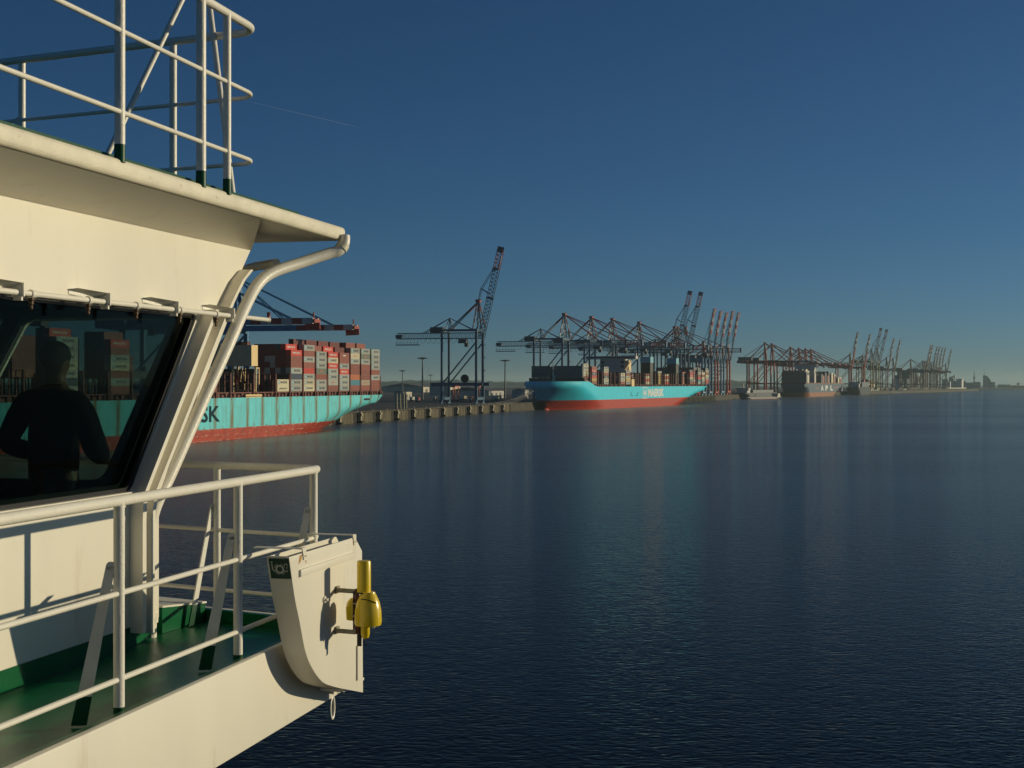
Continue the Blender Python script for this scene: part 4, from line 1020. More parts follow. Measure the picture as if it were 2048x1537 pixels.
for px_, stack, row, z0, nm in st2:
    for ti, s_ in enumerate(stack):
        c_, lg = dec(s_)
        container(O2, A2, -.4-row*2.5, y2(px_, -.4-row*2.5), z0+ti*CH, c_, lg, f'{CNAME[c_]} container, {ORD[ti+1]} from bottom, {nm}, clean turquoise ship', G2)
nrow = [i for i in range(20) if i != 12]
left = 298-count_c[0]
rest = MB(); made = 0
for ti in range(3, -1, -1):
    for i in nrow:
        x_ = -.6-i*2.5
        if made < left and i > 0:
            cc_ = rn.choice(['dark', 'dark', 'blue', 'maroon', 'green']); made += 1
            container(O2, A2, x_, yB+.6, 27.4+ti*CH, cc_, None, f'dim {CNAME[cc_]} container end, {ORD[4-ti]} tier down, {ORD[i] if i < 19 else "nineteenth"} column inward above black breakwater', G2, small=True)
        elif i > 0: rest.box(x_-CW, x_, yB+.6, yB+.6+CL, 27.4+ti*CH, 27.4+ti*CH+CH-.08)
cols_ = ['dark', 'maroon', 'brown', 'green', 'grey', 'cream']
rest_c = {c_: MB() for c_ in cols_}
def fill(mbs, y0, rows, tiers, z0, x00=-.4, rn=rn):
    for r_ in rows:
        for ti in range(tiers):
            mbs[rn.choice(cols_[:3]) if rn.random() < .8 else rn.choice(cols_)].box(x00-r_*2.5-CW, x00-r_*2.5, y0, y0+CL, z0+ti*CH, z0+ti*CH+CH-.06)
for px_, rows, tiers in ((1184, range(1, 5), 5), (1208, range(1, 4), 5), (1196, range(2, 18), 4), (1241.5, range(1, 4), 4), (1252.5, range(2, 6), 4), (1292, range(3, 5), 4), (1316, range(2, 4), 5), (1366, range(2, 18), 5), (1380, range(1, 13), 6), (1388, range(1, 18), 7), (1396, range(2, 18), 7), (1404, range(1, 18), 6), (1411.5, range(1, 8), 7)):
    fill(rest_c, y2(px_, -2.5*rows[0]), rows, tiers, Z2)
stuff_v = MB(); mats_s = [CT[c_] for c_ in cols_]
def merge(dst, src, mi, loc, ang):
    ca, sa = math.cos(ang), math.sin(ang); b = len(dst.v)
    dst.v += [(loc[0]+x*ca-y*sa, loc[1]+x*sa+y*ca, z) for x, y, z in src.v]
    dst.f += [tuple(b+i for i in f_) for f_ in src.f]; dst.m += [mi]*len(src.f)
merge(stuff_v, rest, 0, O2, A2)
for i, c_ in enumerate(cols_): merge(stuff_v, rest_c[c_], i, O2, A2)

# mooring lines of ship 2
def line(name, p, q, sag, r, mat, label, cat, group=None, n=14):
    p = Vector(p); q = Vector(q); pts = [p.lerp(q, i/n)-Vector((0, 0, sag*4*(i/n)*(1-i/n))) for i in range(n+1)]
    o = MB().tube([x-p for x in pts], r, 6).build(name, mat, smooth=True); o.location = p; tag(o, label, cat, group); return o
M['rope'] = base_mat('pale_rope', (.28, .27, .23), .8)
for i, (dx, dy, sg2) in enumerate(((0, 0, 3), (1.5, -12, 5), (3, -26, 4), (3.5, -45, 6), (4, -70, 3))):
    qd = (Q1-Q0).normalized(); b_ = Q1+qd*(dy-10)+Vector((-3, 0))
    line('mooring_line', (18+dx, 1187+i*1.2, 22.6-1.1*i), (b_.x, b_.y, 7), sg2, .11, M['rope'], f'pale mooring rope {["shortest and steepest", "second shortest", "middle one", "second longest", "longest and lowest"][i]} of five from the clean turquoise bow to the quay', 'rope', 'mooring lines')

# ================================================================ CRANES
def lattice(mb, p, q, w_, h_, n, r=.16, cr=.10):
    p = Vector(p); q = Vector(q); d = (q-p).normalized(); side = Vector((0, 1, 0)); up = side.cross(d).normalized()*-1
    if up.z < 0 and abs(d.x) > abs(d.z): up = -up
    C_ = [side*(-w_/2), side*(w_/2), side*(w_/2)+up*h_, side*(-w_/2)+up*h_]
    for c_ in C_: mb.beam(p+c_, q+c_, r*2)
    for i in range(n):
        a = p.lerp(q, i/n); b = p.lerp(q, (i+1)/n); m_ = p.lerp(q, (i+.5)/n)
        for k in (0, 1):
            lo, hi = (C_[0], C_[3]) if k == 0 else (C_[1], C_[2])
            mb.beam(a+lo, m_+hi, cr*2); mb.beam(m_+hi, b+lo, cr*2)
        mb.beam(a+C_[3], a+C_[2], cr*2); mb.beam(a+C_[0], a+C_[1], cr*2)
def crane(kind, up, leg, boomc, apexc, label, tipc=None, hg=50.0, mast=78.0, blen=68.0, ang=77.0, fine=True):
    root = empty('ship_to_shore_crane', (0, 0, QH), 0, label, 'crane')
    g = 27.0; s_ = 9.5; A = kind == 'A'; top = hg+7
    for sx, lx in ((0, 0), (1, -g)):
        for y_ in (-s_, s_):
            w_ = (1.7 if sx == 0 else 1.5) if A else 2.1
            mb = MB(); mb.box(lx-w_/2-.2, lx+w_/2+.2, y_-w_/2, y_+w_/2, 3.2, 15); mb.box(lx-w_/2, lx+w_/2, y_-w_/2, y_+w_/2, 15, top if A else hg+1.5)
            mb.build('leg', leg, root)
            mb = MB()
            for i in range(4): mb.tube([(lx-.35, y_-3+i*2, .55), (lx+.35, y_-3+i*2, .55)], .5, 8)
            mb.box(lx-.5, lx+.5, y_-3.6, y_+3.6, .7, 1.6); mb.box(lx-.6, lx+.6, y_-1.4, y_+1.4, 1.6, 3.2); mb.build('bogie', leg, root)
        mb = MB(); mb.box(lx-.9, lx+.9, -s_+.9, s_-.9, 3.4, 5.4); mb.build('sill_beam', leg, root)
        mb = MB(); mb.box(lx-.7, lx+.7, -s_+.85, s_-.85, hg+ (4.6 if A else -1.6), hg+(6.6 if A else .6)); mb.build('cross_beam', leg, root)
    for y_ in (-s_, s_):
        mb = MB(); mb.box(-g-(9 if A else 4), (5 if A else 2), y_-.6, y_+.6, 14, 16.4) if A else mb.box(-g+.8, -.9, y_-.6, y_+.6, 14, 16.2)
        mb.build('portal_beam', leg, root)
        MB().beam((-g+1, y_, 16.2), (-1, y_, hg-4), .95).build('diagonal_brace', leg, root)
        if A: MB().beam((-g, y_*.72, top-.8), (0, y_*.72, top-.8), .9, 1.2).build('upper_beam', leg, root)
    # machinery house, cab, stairs
    zb_ = hg
    if A:
        gl = MB(); lattice(gl, (-65, 0, zb_), (3, 0, zb_), 5.5, 4.2, 20, .22, .12); gl.box(-66, 3, -.3, .3, zb_-.4, zb_-.1); gl.build('backreach_girder', boomc, root)
        MB().box(-38, -28.5, -4, 4, top-2.8, top+1.6).build('machinery_house', M['c_dark'], root)
        mb = MB()
        for i in range(7): mb.beam((-65+i*2.8, -3, zb_-4.6), (-65+i*2.8, -3, zb_), .2)
        mb.box(-66, -47, -3.4, 3.4, zb_-5.0, zb_-4.4); mb.beam((-66, -3.4, zb_-3.2), (-47, -3.4, zb_-3.2), .25); mb.box(-66, -61, -3, 3, zb_+.4, zb_+3); mb.build('trolley_platform', boomc, root)
        mb = MB(); ap = (-23.5, 0, hg+15.5)
        for q in ((-44, 3, hg+4.2), (-44, -3, hg+4.2), (-6, 3, top), (-6, -3, top), (-26, 5, top), (-21, -5, top), (-26, -5, top), (-21, 5, top)): mb.beam(ap, q, .5)
        mb.build('back_stay_frame', leg, root)
        mb = MB()
        for i in range(12):
            x0 = -48+i*4.1; pr = None
            for j in range(7):
                u = j/6; q = (x0+4.1*u, 3.2, zb_-.3-3.4*4*u*(1-u))
                if pr: mb.beam(pr, q, .14)
                pr = q
        mb.build('festoon_cable', M['dkhole'], root)
        mb = MB(); mb.lathe((-9, -s_, 0), [(0.1, -.0)], 3) if 0 else mb.tube([(-9, -s_-.5, 19.5), (-9, -s_+.8, 19.5)], 3.1, 20); mb.build('cable_reel', M['dkhole'], root)
    else:
        for y_ in (-3, 3): MB().box(-g-17, 3, y_-.9, y_+.9, hg-3.0, hg+1.0).build('girder', boomc, root)
        MB().box(-g-15, -g+6, -4.5, 4.5, hg+1.2, hg+6.5).build('machinery_house', M['c_dark'], root)
        MB().beam((-g-12, 0, hg-3.6), (-2, 0, hg-3.4), .5).build('walkway', leg, root)
    mb = MB()
    for i in range(7):
        z0 = 16+i*4.9; mb.beam((-1.3 if i % 2 else 1.1, s_+1.6, z0), (1.1 if i % 2 else -1.3, s_+1.6, z0+4.9), .35); mb.box(-1.5, 1.5, s_+.9, s_+2.4, z0, z0+.15)
    mb.beam((-1.6, s_+2.3, 3), (-1.6, s_+2.3, hg), .25); mb.build('stair_tower', leg, root)
    # apex frame
    mb = MB(); mb.mi = 0; apx = -1.0
    for y_ in (-1, 1):
        for k in range(5 if A else 4):
            n_ = 5 if A else 4; mb.mi = (k % 2) if A else 0
            for bx in ((-3.5, 3.0) if A else (-1.5, 1.5)):
                p = Vector((bx, y_*6.5, top if A else hg+1)); q = Vector((apx+bx*.1, y_*1.3, mast)); mb.beam(p.lerp(q, k/n_), p.lerp(q, (k+1)/n_), .8 if A else 1.2)
    mb.mi = 0
    for k in (.3, .6): mb.beam((apx, -6.5+5.2*k, top+(mast-top)*k), (apx, 6.5-5.2*k, top+(mast-top)*k), .5)
    for k in (.0, .33, .66): 
        z0 = top+(mast-top)*k; z1 = top+(mast-top)*(k+.33); y0_ = 6.5-5.2*k; y1_ = 6.5-5.2*(k+.33); mb.beam((apx, -y0_, z0), (apx, y1_, z1), .35); mb.beam((apx, y0_, z0), (apx, -y1_, z1), .35)
    mb.mi = 1 if A else 0; mb.box(apx-1.6, apx+1.6, -2.6, 2.6, mast-.8, mast+.9); mb.beam((apx-2.6, 0, mast+1.2), (apx+2.6, 0, mast+1.5), .4)
    af = mb.build('apex_frame', apexc, root)
    mb = MB(); n_ = 6
    for y_ in (-1, 1):
        p = Vector((apx, y_*1.2, mast-.5)); q = Vector((-24 if A else -g-1, y_*3.5, top-1 if A else hg+1))
        for k in range(n_): mb.mi = 1 if (A and k in (0, 1, 5)) else 0; mb.beam(p.lerp(q, k/n_), p.lerp(q, (k+1)/n_), .8)
    mb.mi = 0
    if not A:
        for y_ in (-3, 3): mb.beam((apx, y_*.4, mast-.5), (-g-16, y_, hg+1), .35)
    mb.build('back_stay', apexc, root)
    # boom
    hx, hz = (3.2, hg) if A else (3.4, hg-.6)
    a_ = R(ang) if up else 0.0; dv = Vector((math.cos(a_), 0, math.sin(a_))); uv = Vector((-math.sin(a_), 0, math.cos(a_))); hp = Vector((hx, 0, hz))
    mb = MB()
    if A:
        lattice(mb, hp, hp+dv*blen*.78, 4.6, 4.0, 18, .20, .12); mb.mi = 1; lattice(mb, hp+dv*blen*.78, hp+dv*blen, 4.6, 4.0, 5, .22, .12)
        mb.beam(hp+dv*blen*.78+Vector((0, -2.3, 0)), hp+dv*blen*.86+Vector((0, -2.3, 0)), .9); mb.mi = 2; mb.beam(hp+dv*blen*.86+Vector((0, -2.3, 0)), hp+dv*blen*.93+Vector((0, -2.3, 0)), .9)
        mb.mi = 0; mb.beam(hp+dv*blen*.78+uv*0, hp+dv*blen*.78+uv*5, 1.6); mb.beam(hp+dv*blen*.45-uv*1, hp+dv*blen*.45+uv*4.8, 1.6); mb.beam(hp+dv*blen-uv*.6, hp+dv*blen+uv*4.6, 1.5, 4.4)
        mb.build('boom', boomc if isinstance(boomc, list) else [boomc, M['c_red'], M['c_white']], root)
    else:
        n_ = 12
        for y_ in (-3, 3):
            for k in range(n_):
                p = hp+dv*blen*k/n_+Vector((0, y_, 0)); q = hp+dv*blen*(k+1)/n_+Vector((0, y_, 0))
                mb.mi = 0 if k < 6 else (2 if k % 2 else 1)
                mb.beam(p, q, 1.5, 2.6)
        mb.mi = 1; mb.beam(hp+dv*blen-Vector((0, 3.4, 0)), hp+dv*blen+Vector((0, 3.4, 0)), 1.6); mb.beam(hp+dv*(blen-1)+uv*1.2, hp+dv*(blen-1)+uv*4, .5); mb.beam(hp+dv*(blen-5)-uv*2.5, hp+dv*(blen+2)-uv*2.2, .5, 3.0)
        mb.beam(hp+dv*(blen*.62)+uv*1.2, hp+dv*(blen*.62)+uv*4.2, 1.2)
        for k in (1, 3, 5, 7, 9): mb.mi = 0; mb.beam(hp+dv*blen*k/n_-Vector((0, 2.4, 0)), hp+dv*blen*k/n_+Vector((0, 2.4, 0)), .8)
        mb.build('boom', [boomc, tipc or M['c_red'], M['c_white']], root)
    mb = MB(); ax = Vector((apx, 0, mast)); h_ = 4.0 if A else 1.2
    for y_ in (-2.2, 2.2):
        yv = Vector((0, y_, 0))
        if up:
            if A:
                k1 = Vector((apx+2.5, 0, mast+9.5)); mb.beam(ax+yv*.5, k1+yv, .4); mb.beam(k1+yv, hp+dv*blen*.78+uv*h_+yv, .4); mb.beam(k1+yv, hp+dv*blen*.5+uv*h_+yv, .55)
            else:
                mb.beam(ax+yv*.5, hp+dv*blen*.80+uv*h_+yv, .2); mb.beam(ax+yv*.5, hp+dv*blen*.45+uv*h_+yv, .3)
                mb.beam(hp+dv*blen*.3+uv*h_+yv, hp+dv*blen*.62+uv*3.6+yv, .4); mb.beam(hp+dv*blen*.62+uv*3.6+yv, hp+dv*blen*.95+uv*h_+yv, .4)
        else:
            kk_ = .55 if (A or hg < 50) else .95; mb.beam(ax+yv*.5, hp+dv*blen*.80+uv*h_+yv, kk_); mb.beam(ax+yv*.5, hp+dv*blen*.42+uv*h_+yv, kk_)
            if A: mb.beam(ax+yv*.5, hp+dv*blen*.62+uv*h_+yv, .3)
    mb.build('boom_stay', M['c_red'] if (A and not up) else boomc if not isinstance(boomc, list) else boomc[0], root)
    mb = MB(); hpx = (-13 if up else (-20 if hg < 50 else 30))
    mb.box(hpx-3, hpx+3, -3, 3, hg-3.6, hg-2.4 if not A else hg-.6); mb.box(hpx+1.4, hpx+4, -1.5, 1.5, hg-6.4, hg-3.6); mb.build('trolley_cab', M['c_dark'], root)
    return root
def place(root, x, y, th, sc=1.0):
    root.location = (x, y, QH); root.rotation_euler = (0, 0, -R(th)); root.scale = (sc, sc, sc); return root
def on_quay(px, back=5.0):
    """where the sight line at px meets the crane rail, and the quay bearing there"""
    k = (px-1024)/F; best = None
    for a, b in zip(QL[:-1], QL[1:]):
        v = inland(a, b, back); p = a+v; d = b-a
        den = d.x-k*d.y
        if abs(den) < 1e-6: continue
        t = (k*p.y-p.x)/den
        if -.02 <= t <= 1.02: best = (p.x+d.x*t, p.y+d.y*t, math.degrees(math.atan2(d.x, d.y)))
    return best
AP = [M['c_white'], M['c_red']]
seen_proto = {}
def get(key, maker, label):
    if key in seen_proto: r_ = copy_tree(seen_proto[key]); r_['label'] = label; return r_
    r_ = maker(label); seen_proto[key] = r_; return r_
mk = {
 'Aup': lambda l: crane('A', True, M['a_blue'], M['a_blue'], [M['a_blue'], M['c_red']], l),
 'Adn': lambda l: crane('A', False, M['a_blue'], M['a_blue'], AP, l),
 'Bnear': lambda l: crane('B', False, M['b_blue'], M['b_blue'], [M['b_blue'], M['c_red']], l, blen=59, hg=45, mast=70),
 'Bblue': lambda l: crane('B', True, M['b_lblue'], M['b_blue'], [M['c_red'], M['c_red']], l, ang=81, mast=72),
 'Bred': lambda l: crane('B', True, M['c_orange'], M['b_lblue'], [M['c_red'], M['c_red']], l, ang=81, mast=72),
 'Cdn': lambda l: crane('B', False, M['c_orange'], M['c_red'], [M['c_red'], M['c_red']], l),
 'Dup': lambda l: crane('B', True, M['c_red'], M['c_red'], [M['c_grey'], M['c_grey']], l, ang=81, mast=74, tipc=M['c_dark']),
 'Eup': lambda l: crane('B', True, M['c_grey'], M['c_grey'], [M['c_grey'], M['c_grey']], l, ang=80, tipc=M['c_grey'], mast=74),
 'Ealt': lambda l: crane('A', True, M['c_yel'], M['c_grey'], [M['c_grey'], M['c_grey']], l, ang=77),
 'Edn': lambda l: crane('B', False, M['c_grey'], M['c_grey'], [M['c_grey'], M['c_grey']], l),
}
GQ = 'gantry cranes along the container quay'
def put(key, label, px=None, ypx=None, x=None, y=None, th=None, sc=None):
    r_ = get(key, mk[key], label); r_['group'] = GQ
    if px is not None:
        X, Y, th_ = on_quay(px); th = th if th is not None else th_; x, y = X, Y
        if ypx is not None and sc is None:
            hh = (HY-ypx)*Y/F+H-QH; nom = {'Aup': 116.3, 'Ealt': 116.3, 'Bblue': 116.5, 'Bred': 116.5, 'Dup': 116.5, 'Eup': 116.5}.get(key, 79.)
            sc = max(.7, min(1.25, hh/nom))
    return place(r_, x, y, th, sc or 1)
put('Aup', 'dark blue lattice crane with raised boom standing alone on the bare quay', x=-24.5, y=1075, th=14)
for px, yp, lb in ((1131, 628, 'leftmost'), (1185, 634, 'second from left'), (1227, 638, 'third from left'), (1280, 645, 'fourth from left'), (1357, 655, 'rightmost')):
    put('Adn', f'blue lattice crane with level boom, {lb} of five over the clean turquoise ship', px, yp)
put('Aup', 'raised lattice boom crane behind the clean turquoise stern, left one of two', 1351, 588, th=20)
put('Aup', 'raised lattice boom crane behind the clean turquoise stern, right one of two', 1373, 590, th=20)
for i, (px, yp, key) in enumerate(((1408, 620, 'Bblue'), (1421, 625, 'Bblue'), (1433, 628, 'Bred'), (1445, 625, 'Bblue'), (1457, 628, 'Bred'))):
    put(key, f'striped raised boom crane, {ORD[i+1]} from left of five tall ones in a row', px, yp, th=20)
rowc = (1531, 1545, 1582, 1599, 1612, 1623)
for i, (px, yp) in enumerate(zip(rowc, (686, 688, 695, 697, 698, 699))):
    put('Cdn', f'oxide red crane with lowered boom, {ORD[i+1]} from left of six', px, yp)
for i, (px, yp) in enumerate(((1701, 667), (1726, 671))): put('Dup', f'dark red crane with raised boom right of the blue grey ship, {["nearer", "farther"][i]} of the pair', px, yp)
for i, (px, yp) in enumerate(((1744, 660), (1756, 663))): put('Ealt', f'olive lattice crane with thin raised boom in the hazy distance, {["left", "right"][i]} of the pair', px, yp)
for i, (px, yp) in enumerate(((1774, 679), (1787, 682))): put('Eup', f'brown grey crane with raised boom beyond the olive lattice pair, {["left", "right"][i]} of two', px, yp)
put('Edn', 'hazy far crane with lowered boom between the raised groups', 1822, 719)
put('Edn', 'hazy far crane with lowered boom just left of the last raised row', 1846, 722)
for i, (px, yp) in enumerate(((1850, 692), (1853.5, 692), (1863, 695), (1868, 695), (1874, 697), (1880, 697), (1892, 700))):
    put('Eup', f'far brown crane with raised boom, {ORD[i+1]} from left of the last seven on the quay', px, yp)
put('Bnear', 'blue crane with red and white boom tip behind the rusty ship, upper nearer boom', x=-137, y=598, th=14, sc=.93)
put('Bnear', 'blue crane with red and white boom tip behind the rusty ship, lower farther boom', x=-128, y=664, th=14, sc=.93)
put('Adn', 'blue lattice crane partly seen through the wheelhouse window', x=-180, y=480, th=14, sc=.75)

# ================================================================ OTHER SHIPS
A3 = -R(24.5); O3 = (492+6, 2402, 0); B3 = 44.0
s3_ = empty('container_ship', O3, A3, 'blue grey container ship with tall white letters and orange brown bottom at the red cranes', 'container ship')
hull(s3_, 330, -6, B3, 22, hull_mat('blue_grey_hull', (.09, .14, .19), (.42, .17, .09), 7.5, 0), rake=60, srake=10, ss=(.05, .12), sb=(.06, .22), bulb=False, tr=.9)
T = MB()
for ch, y0 in (('A', 113), ('P', 150), ('L', 192)): add_text(T, ch, lambda u, v: (.15, y0+u, 10.0+v), 9.5, 22, .05)
T.build('hull_lettering', M['hw'], s3_)
T = MB(); T.box(.05, .15, 70, 98, 14.2, 15.4); T.box(.05, .15, 225, 262, 15, 16.2); T.build('orange_stripe', M['boat'], s3_)
sp3 = MB().box(-38, -4, 78, 92, 22, 52).build('superstructure', M['sup'], s3_)
MB().box(-44, 0, 80, 88, 52, 56).build('bridge_wing', M['sup'], sp3)
mb = MB(); mb.box(-9, -1, 66, 74, 22, 38); mb.beam((-4, 70, 30), (-4, 100, 52), 1.6); mb.beam((-22, 84, 56), (-22, 84, 66), 1); mb.build('white_fittings', M['c_white'], s3_)
mb = MB(); mb.box(-43, -1, 0, 320, 22, 24); mb.build('hatch_coaming', M['deckred'], s3_)
r3 = {c_: MB() for c_ in cols_}
for k in range(17):
    for ti in range([7, 8, 8, 9][k % 4]): r3['dark'].box(-.6-k*2.5-2.4, -.6-k*2.5, 2, 14, 24+ti*CH, 24+ti*CH+CH-.1)
for y0, rows, tiers, c_ in ((10, (0,), 5, 'cream'), (20, (2,), 9, 'cream'), (34, (2, 3), 8, 'dark'), (118, range(0, 16), 6, 'dark'), (132, (0,), 5, 'brown'), (150, range(0, 16), 7, 'dark'), (170, (0,), 5, 'brown'), (190, range(1, 15), 8, 'dark'), (204, (0,), 7, 'cream'), (222, (0,), 5, 'brown'), (240, range(1, 14), 6, 'dark'), (262, (0,), 4, 'cream'), (282, range(0, 12), 4, 'brown')):
    for r_ in rows:
        for ti in range(tiers): r3[c_ if ti < tiers-1 or rn.random() < .6 else 'cream'].box(-.4-r_*2.5-CW, -.4-r_*2.5, y0, y0+CL, 24+ti*CH, 24+ti*CH+CH-.1)
for i, c_ in enumerate(cols_): merge(stuff_v, r3[c_], i, O3, A3)
st_o = stuff_v.build('distant_containers', mats_s); tag(st_o, 'remaining far container stacks on the distant ships', 'containers', kind='stuff')

def coaster(px, pyw, Lc, Bc, zd, col, boot, label, th, hy, hh, extra=(), cat='ship', name='cargo_ship', zb=2.0):
    """px: where its near outer corner meets the water"""
    Y = H*F/(pyw-HY); X = (px-1024)/F*Y
    r_ = empty(name, (X, Y, 0), -R(th), label, cat)
    hull(r_, Lc, 0, Bc, zd, hull_mat('hull_paint_'+name, col, boot, zb), rake=Lc*.06, srake=Lc*.05, bulb=False, tr=.85, ss=(.06, .12), sb=(.12, .2), fore=zd*.25, fl=.1)
    MB().box(-Bc*.85, -Bc*.15, hy, hy+Lc*.08, zd, zd+hh).build('deckhouse', M['c_white'], r_)
    MB().box(-Bc*.95, -Bc*.05, hy-.5, hy+Lc*.05, zd+hh, zd+hh+3).build('bridge', M['c_white'], r_)
    mb = MB(); mb.beam((-Bc/2, hy+3, zd+hh+3), (-Bc/2, hy+3, zd+hh+10), .7); mb.beam((-Bc*.7, hy+3, zd+hh+7), (-Bc*.3, hy+3, zd+hh+7), .4); mb.build('mast', M['c_white'], r_)
    for (x0, x1, y0, y1, z0, z1, mt) in extra: MB().box(x0, x1, y0, y1, z0, z1).build('cargo', mt, r_)
    return r_
coaster(1492, 799.0, 150, 22, 9, (.10, .10, .12), (.20, .06, .04), 'dark feeder ship with slim white masts moored between the striped cranes and the red portals', 30, 14, 4, [(-18, -4, 40, 130, 9, 13, CT['dark']), (-12, -11, 20, 21, 9, 24, M['c_white']), (-15, -14, 45, 46, 9, 22, M['c_white']), (-9, -8, 60, 61, 13, 22, M['c_white'])])
bx, bY = (1496-1024)/F*2080, 2080
coaster(1492, 799.6, 120, 12, 2.5, (.30, .30, .30), (.35, .06, .04), 'low grey barge with red waterline lying in front of the red crane portals', 38, 100, 2.5, [(-11, -1, 8, 92, 2.5, 3.2, M['c_dark'])], 'barge', 'barge', .8)
coaster(1718, 791.0, 150, 26, 16, (.03, .035, .04), (.05, .03, .03), 'black hulled ship stacked with dark cargo right of the blue grey ship', 24, 20, 7, [(-24, -1, 40, 120, 16, 26, CT['dark']), (-6, -.5, 60, 72, 26, 31, CT['brown'])], name='cargo_ship')
coaster(1731, 789.4, 190, 26, 10, (.42, .44, .42), (.14, .16, .14), 'pale grey hulled ship with raked bow under the olive lattice cranes', 24, 24, 10, [(-24, -1, 50, 60, 15, 27, CT['cream']), (-24, -1, 80, 90, 15, 30, CT['brown']), (-24, -1, 110, 120, 15, 25, CT['cream'])])
coaster(1779, 788.0, 40, 9, 3, (.55, .55, .5), (.1, .1, .1), 'tiny white harbour tug in front of the pale ship', 60, 10, 4, (), 'tug', 'tug', .4)
coaster(1681, 789.6, 90, 14, 6, (.55, .55, .5), (.3, .3, .28), 'small white tender lying off the bow of the blue grey ship', 26, 20, 5, (), 'boat', 'tender', 1)
coaster(1797, 786.2, 150, 22, 10, (.45, .42, .35), (.3, .28, .2), 'small cream ship with deck cranes in the far haze', 25, 30, 22, [(-20, -2, 80, 84, 10, 34, M['c_white'])])
coaster(1812, 785.6, 330, 42, 20, (.02, .03, .035), (.1, .05, .04), 'big black ship with a stepped dark cargo stack in the far haze', 24, 250, 26, [(-40, -1, 20, 60, 20, 36, CT['dark']), (-40, -1, 60, 110, 20, 46, CT['dark']), (-40, -1, 110, 180, 20, 56, CT['dark']), (-8, -1, 200, 212, 20, 48, CT['cream']), (-8, -1, 230, 242, 20, 44, CT['tan']), (-8, -1, 290, 302, 20, 40, CT['cream'])])
coaster(1894, 782.4, 180, 26, 10, (.55, .52, .42), (.4, .38, .3), 'white ship with high stern house at the end of the quay', 40, 130, 26, [(-20, -2, 30, 36, 10, 30, M['c_white'])])
coaster(2030, 776.4, 160, 24, 14, (.6, .6, .58), (.3, .3, .3), 'tiny white ferry glinting at the right edge', 60, 40, 12, (), 'ferry', 'distant_ferry')

# ================================================================ BACKGROUND OF THE QUAY
M['lampmast'] = paint('galvanised_mast', (.16, .16, .15), .6, .2, 1)
def mast_light(px, ytop, hm, label):
    Y = (hm+QH-H)*F/(HY-ytop); X = (px-1024)/F*Y
    r_ = empty('light_mast', (X, Y, QH), 0, label, 'light mast', 'tall light masts in the container yard')
    MB().tube([(0, 0, 0), (0, 0, hm)], [1.05, .5], 10).build('mast', M['lampmast'], r_, smooth=True)
    mb = MB(); mb.lathe((0, 0, hm-2.2), [(1.2, 0), (5.6, .9), (5.8, 1.3), (1, 1.8)], 14); mb.build('lamp_ring', M['lampmast'], r_)
for a in ((845, 715, 42, 'tallest left light mast on the quay apron'), (805, 741, 36, 'light mast nearest the rusty stern'), (1010, 720, 42, 'light mast left of the clean turquoise bow'), (861, 750, 34, 'thin far light mast beside the lone crane')):
    mast_light(*a)
def turbine(px, ytop, hub, label):
    Y = (hub+QH-H)*F/(HY-ytop); X = (px-1024)/F*Y
    r_ = empty('wind_turbine', (X, Y, QH), 0, label, 'wind turbine')
    MB().tube([(0, 0, 0), (0, 0, hub)], [2.2, 1.2], 10).build('tower', M['c_white'], r_, smooth=True)
    mb = MB(); mb.box(-2, 2, -3, 6, hub-2, hub+2); mb.build('nacelle', M['c_white'], r_)
    for k in range(3):
        a = R(80+120*k); MB().beam((0, -4, hub), (35*math.cos(a), -4, hub+35*math.sin(a)), 1.6, .5).build('blade', M['c_white'], r_)
turbine(856, 744, 90, 'pale far wind turbine seen left of the lone lattice crane')
# sheds, lorries and yard machines
M['shed'] = paint('pale_shed', (.55, .50, .38), .6, .15, .1); M['roofd'] = paint('shed_roof', (.12, .12, .12), .7, .2, .2)
def shed(px, py0, Y, w_, h_, d_, mat, label):
    X = (px-1024)/F*Y; r_ = empty('warehouse', (X, Y, QH), -R(14), label, 'building')
    b_ = MB(); b_.box(-w_, 0, 0, d_, 0, h_).build('wall', mat, r_)
    mb = MB(); mb.add([(-w_-.5, -.5, h_), (.5, -.5, h_), (.5, d_+.5, h_), (-w_-.5, d_+.5, h_), (-w_/2, -.5, h_+w_*.09), (-w_/2, d_+.5, h_+w_*.09)], [(0,1,4), (3,5,2), (0,4,5,3), (1,2,5,4)]); mb.build('roof', M['roofd'], r_)
    for i in range(3): MB().box(.01, .15, d_*(.15+.27*i), d_*(.28+.27*i), 0, h_*.6).build('door', M['roofd'], r_)
shed(896, 0, 1900, 26, 12, 60, M['shed'], 'cream shed glowing in the sun between the crane legs')
shed(930, 0, 2400, 60, 9, 90, M['shed'], 'long low pale shed right of the glowing cream one')
shed(806, 0, 1500, 10, 7, 30, M['shed'], 'small pale hut beside the light mast near the rusty stern')
shed(978, 0, 1900, 60, 6, 80, M['c_white'], 'flat white hall between lone crane and right light mast')
shed(1050, 0, 1500, 14, 9, 20, M['c_white'], 'small white kiosk building left of the clean turquoise bow')
shed(846, 0, 2600, 80, 10, 100, M['shed'], 'distant flat warehouse left of the lone crane')
M['lorry'] = paint('lorry_cab', (.5, .47, .40), .4, .1, 1)
def lorry(x, y, label, cm):
    r_ = empty('lorry', (x, y, QH), -R(14)+rn.uniform(-.2, .2), label, 'lorry', 'vehicles in the container yard')
    mb = MB(); mb.box(-1.25, 1.25, 0, 2.3, .8, 3.6); mb.build('cab', M['lorry'], r_, bevel=.15)
    MB().box(-1.2, 1.2, 2.6, 14.8, 1.4, 4.0).build('load', cm, r_)
    mb = MB(); mb.box(-1.1, 1.1, 2.3, 15, 1.0, 1.35); mb.build('chassis', M['dkhole'], r_)
    for y_ in (1.1, 3.6, 11.5, 13): MB().tube([(-1.3, y_, .5), (1.3, y_, .5)], .5, 10).build('wheel', M['dkhole'], r_)
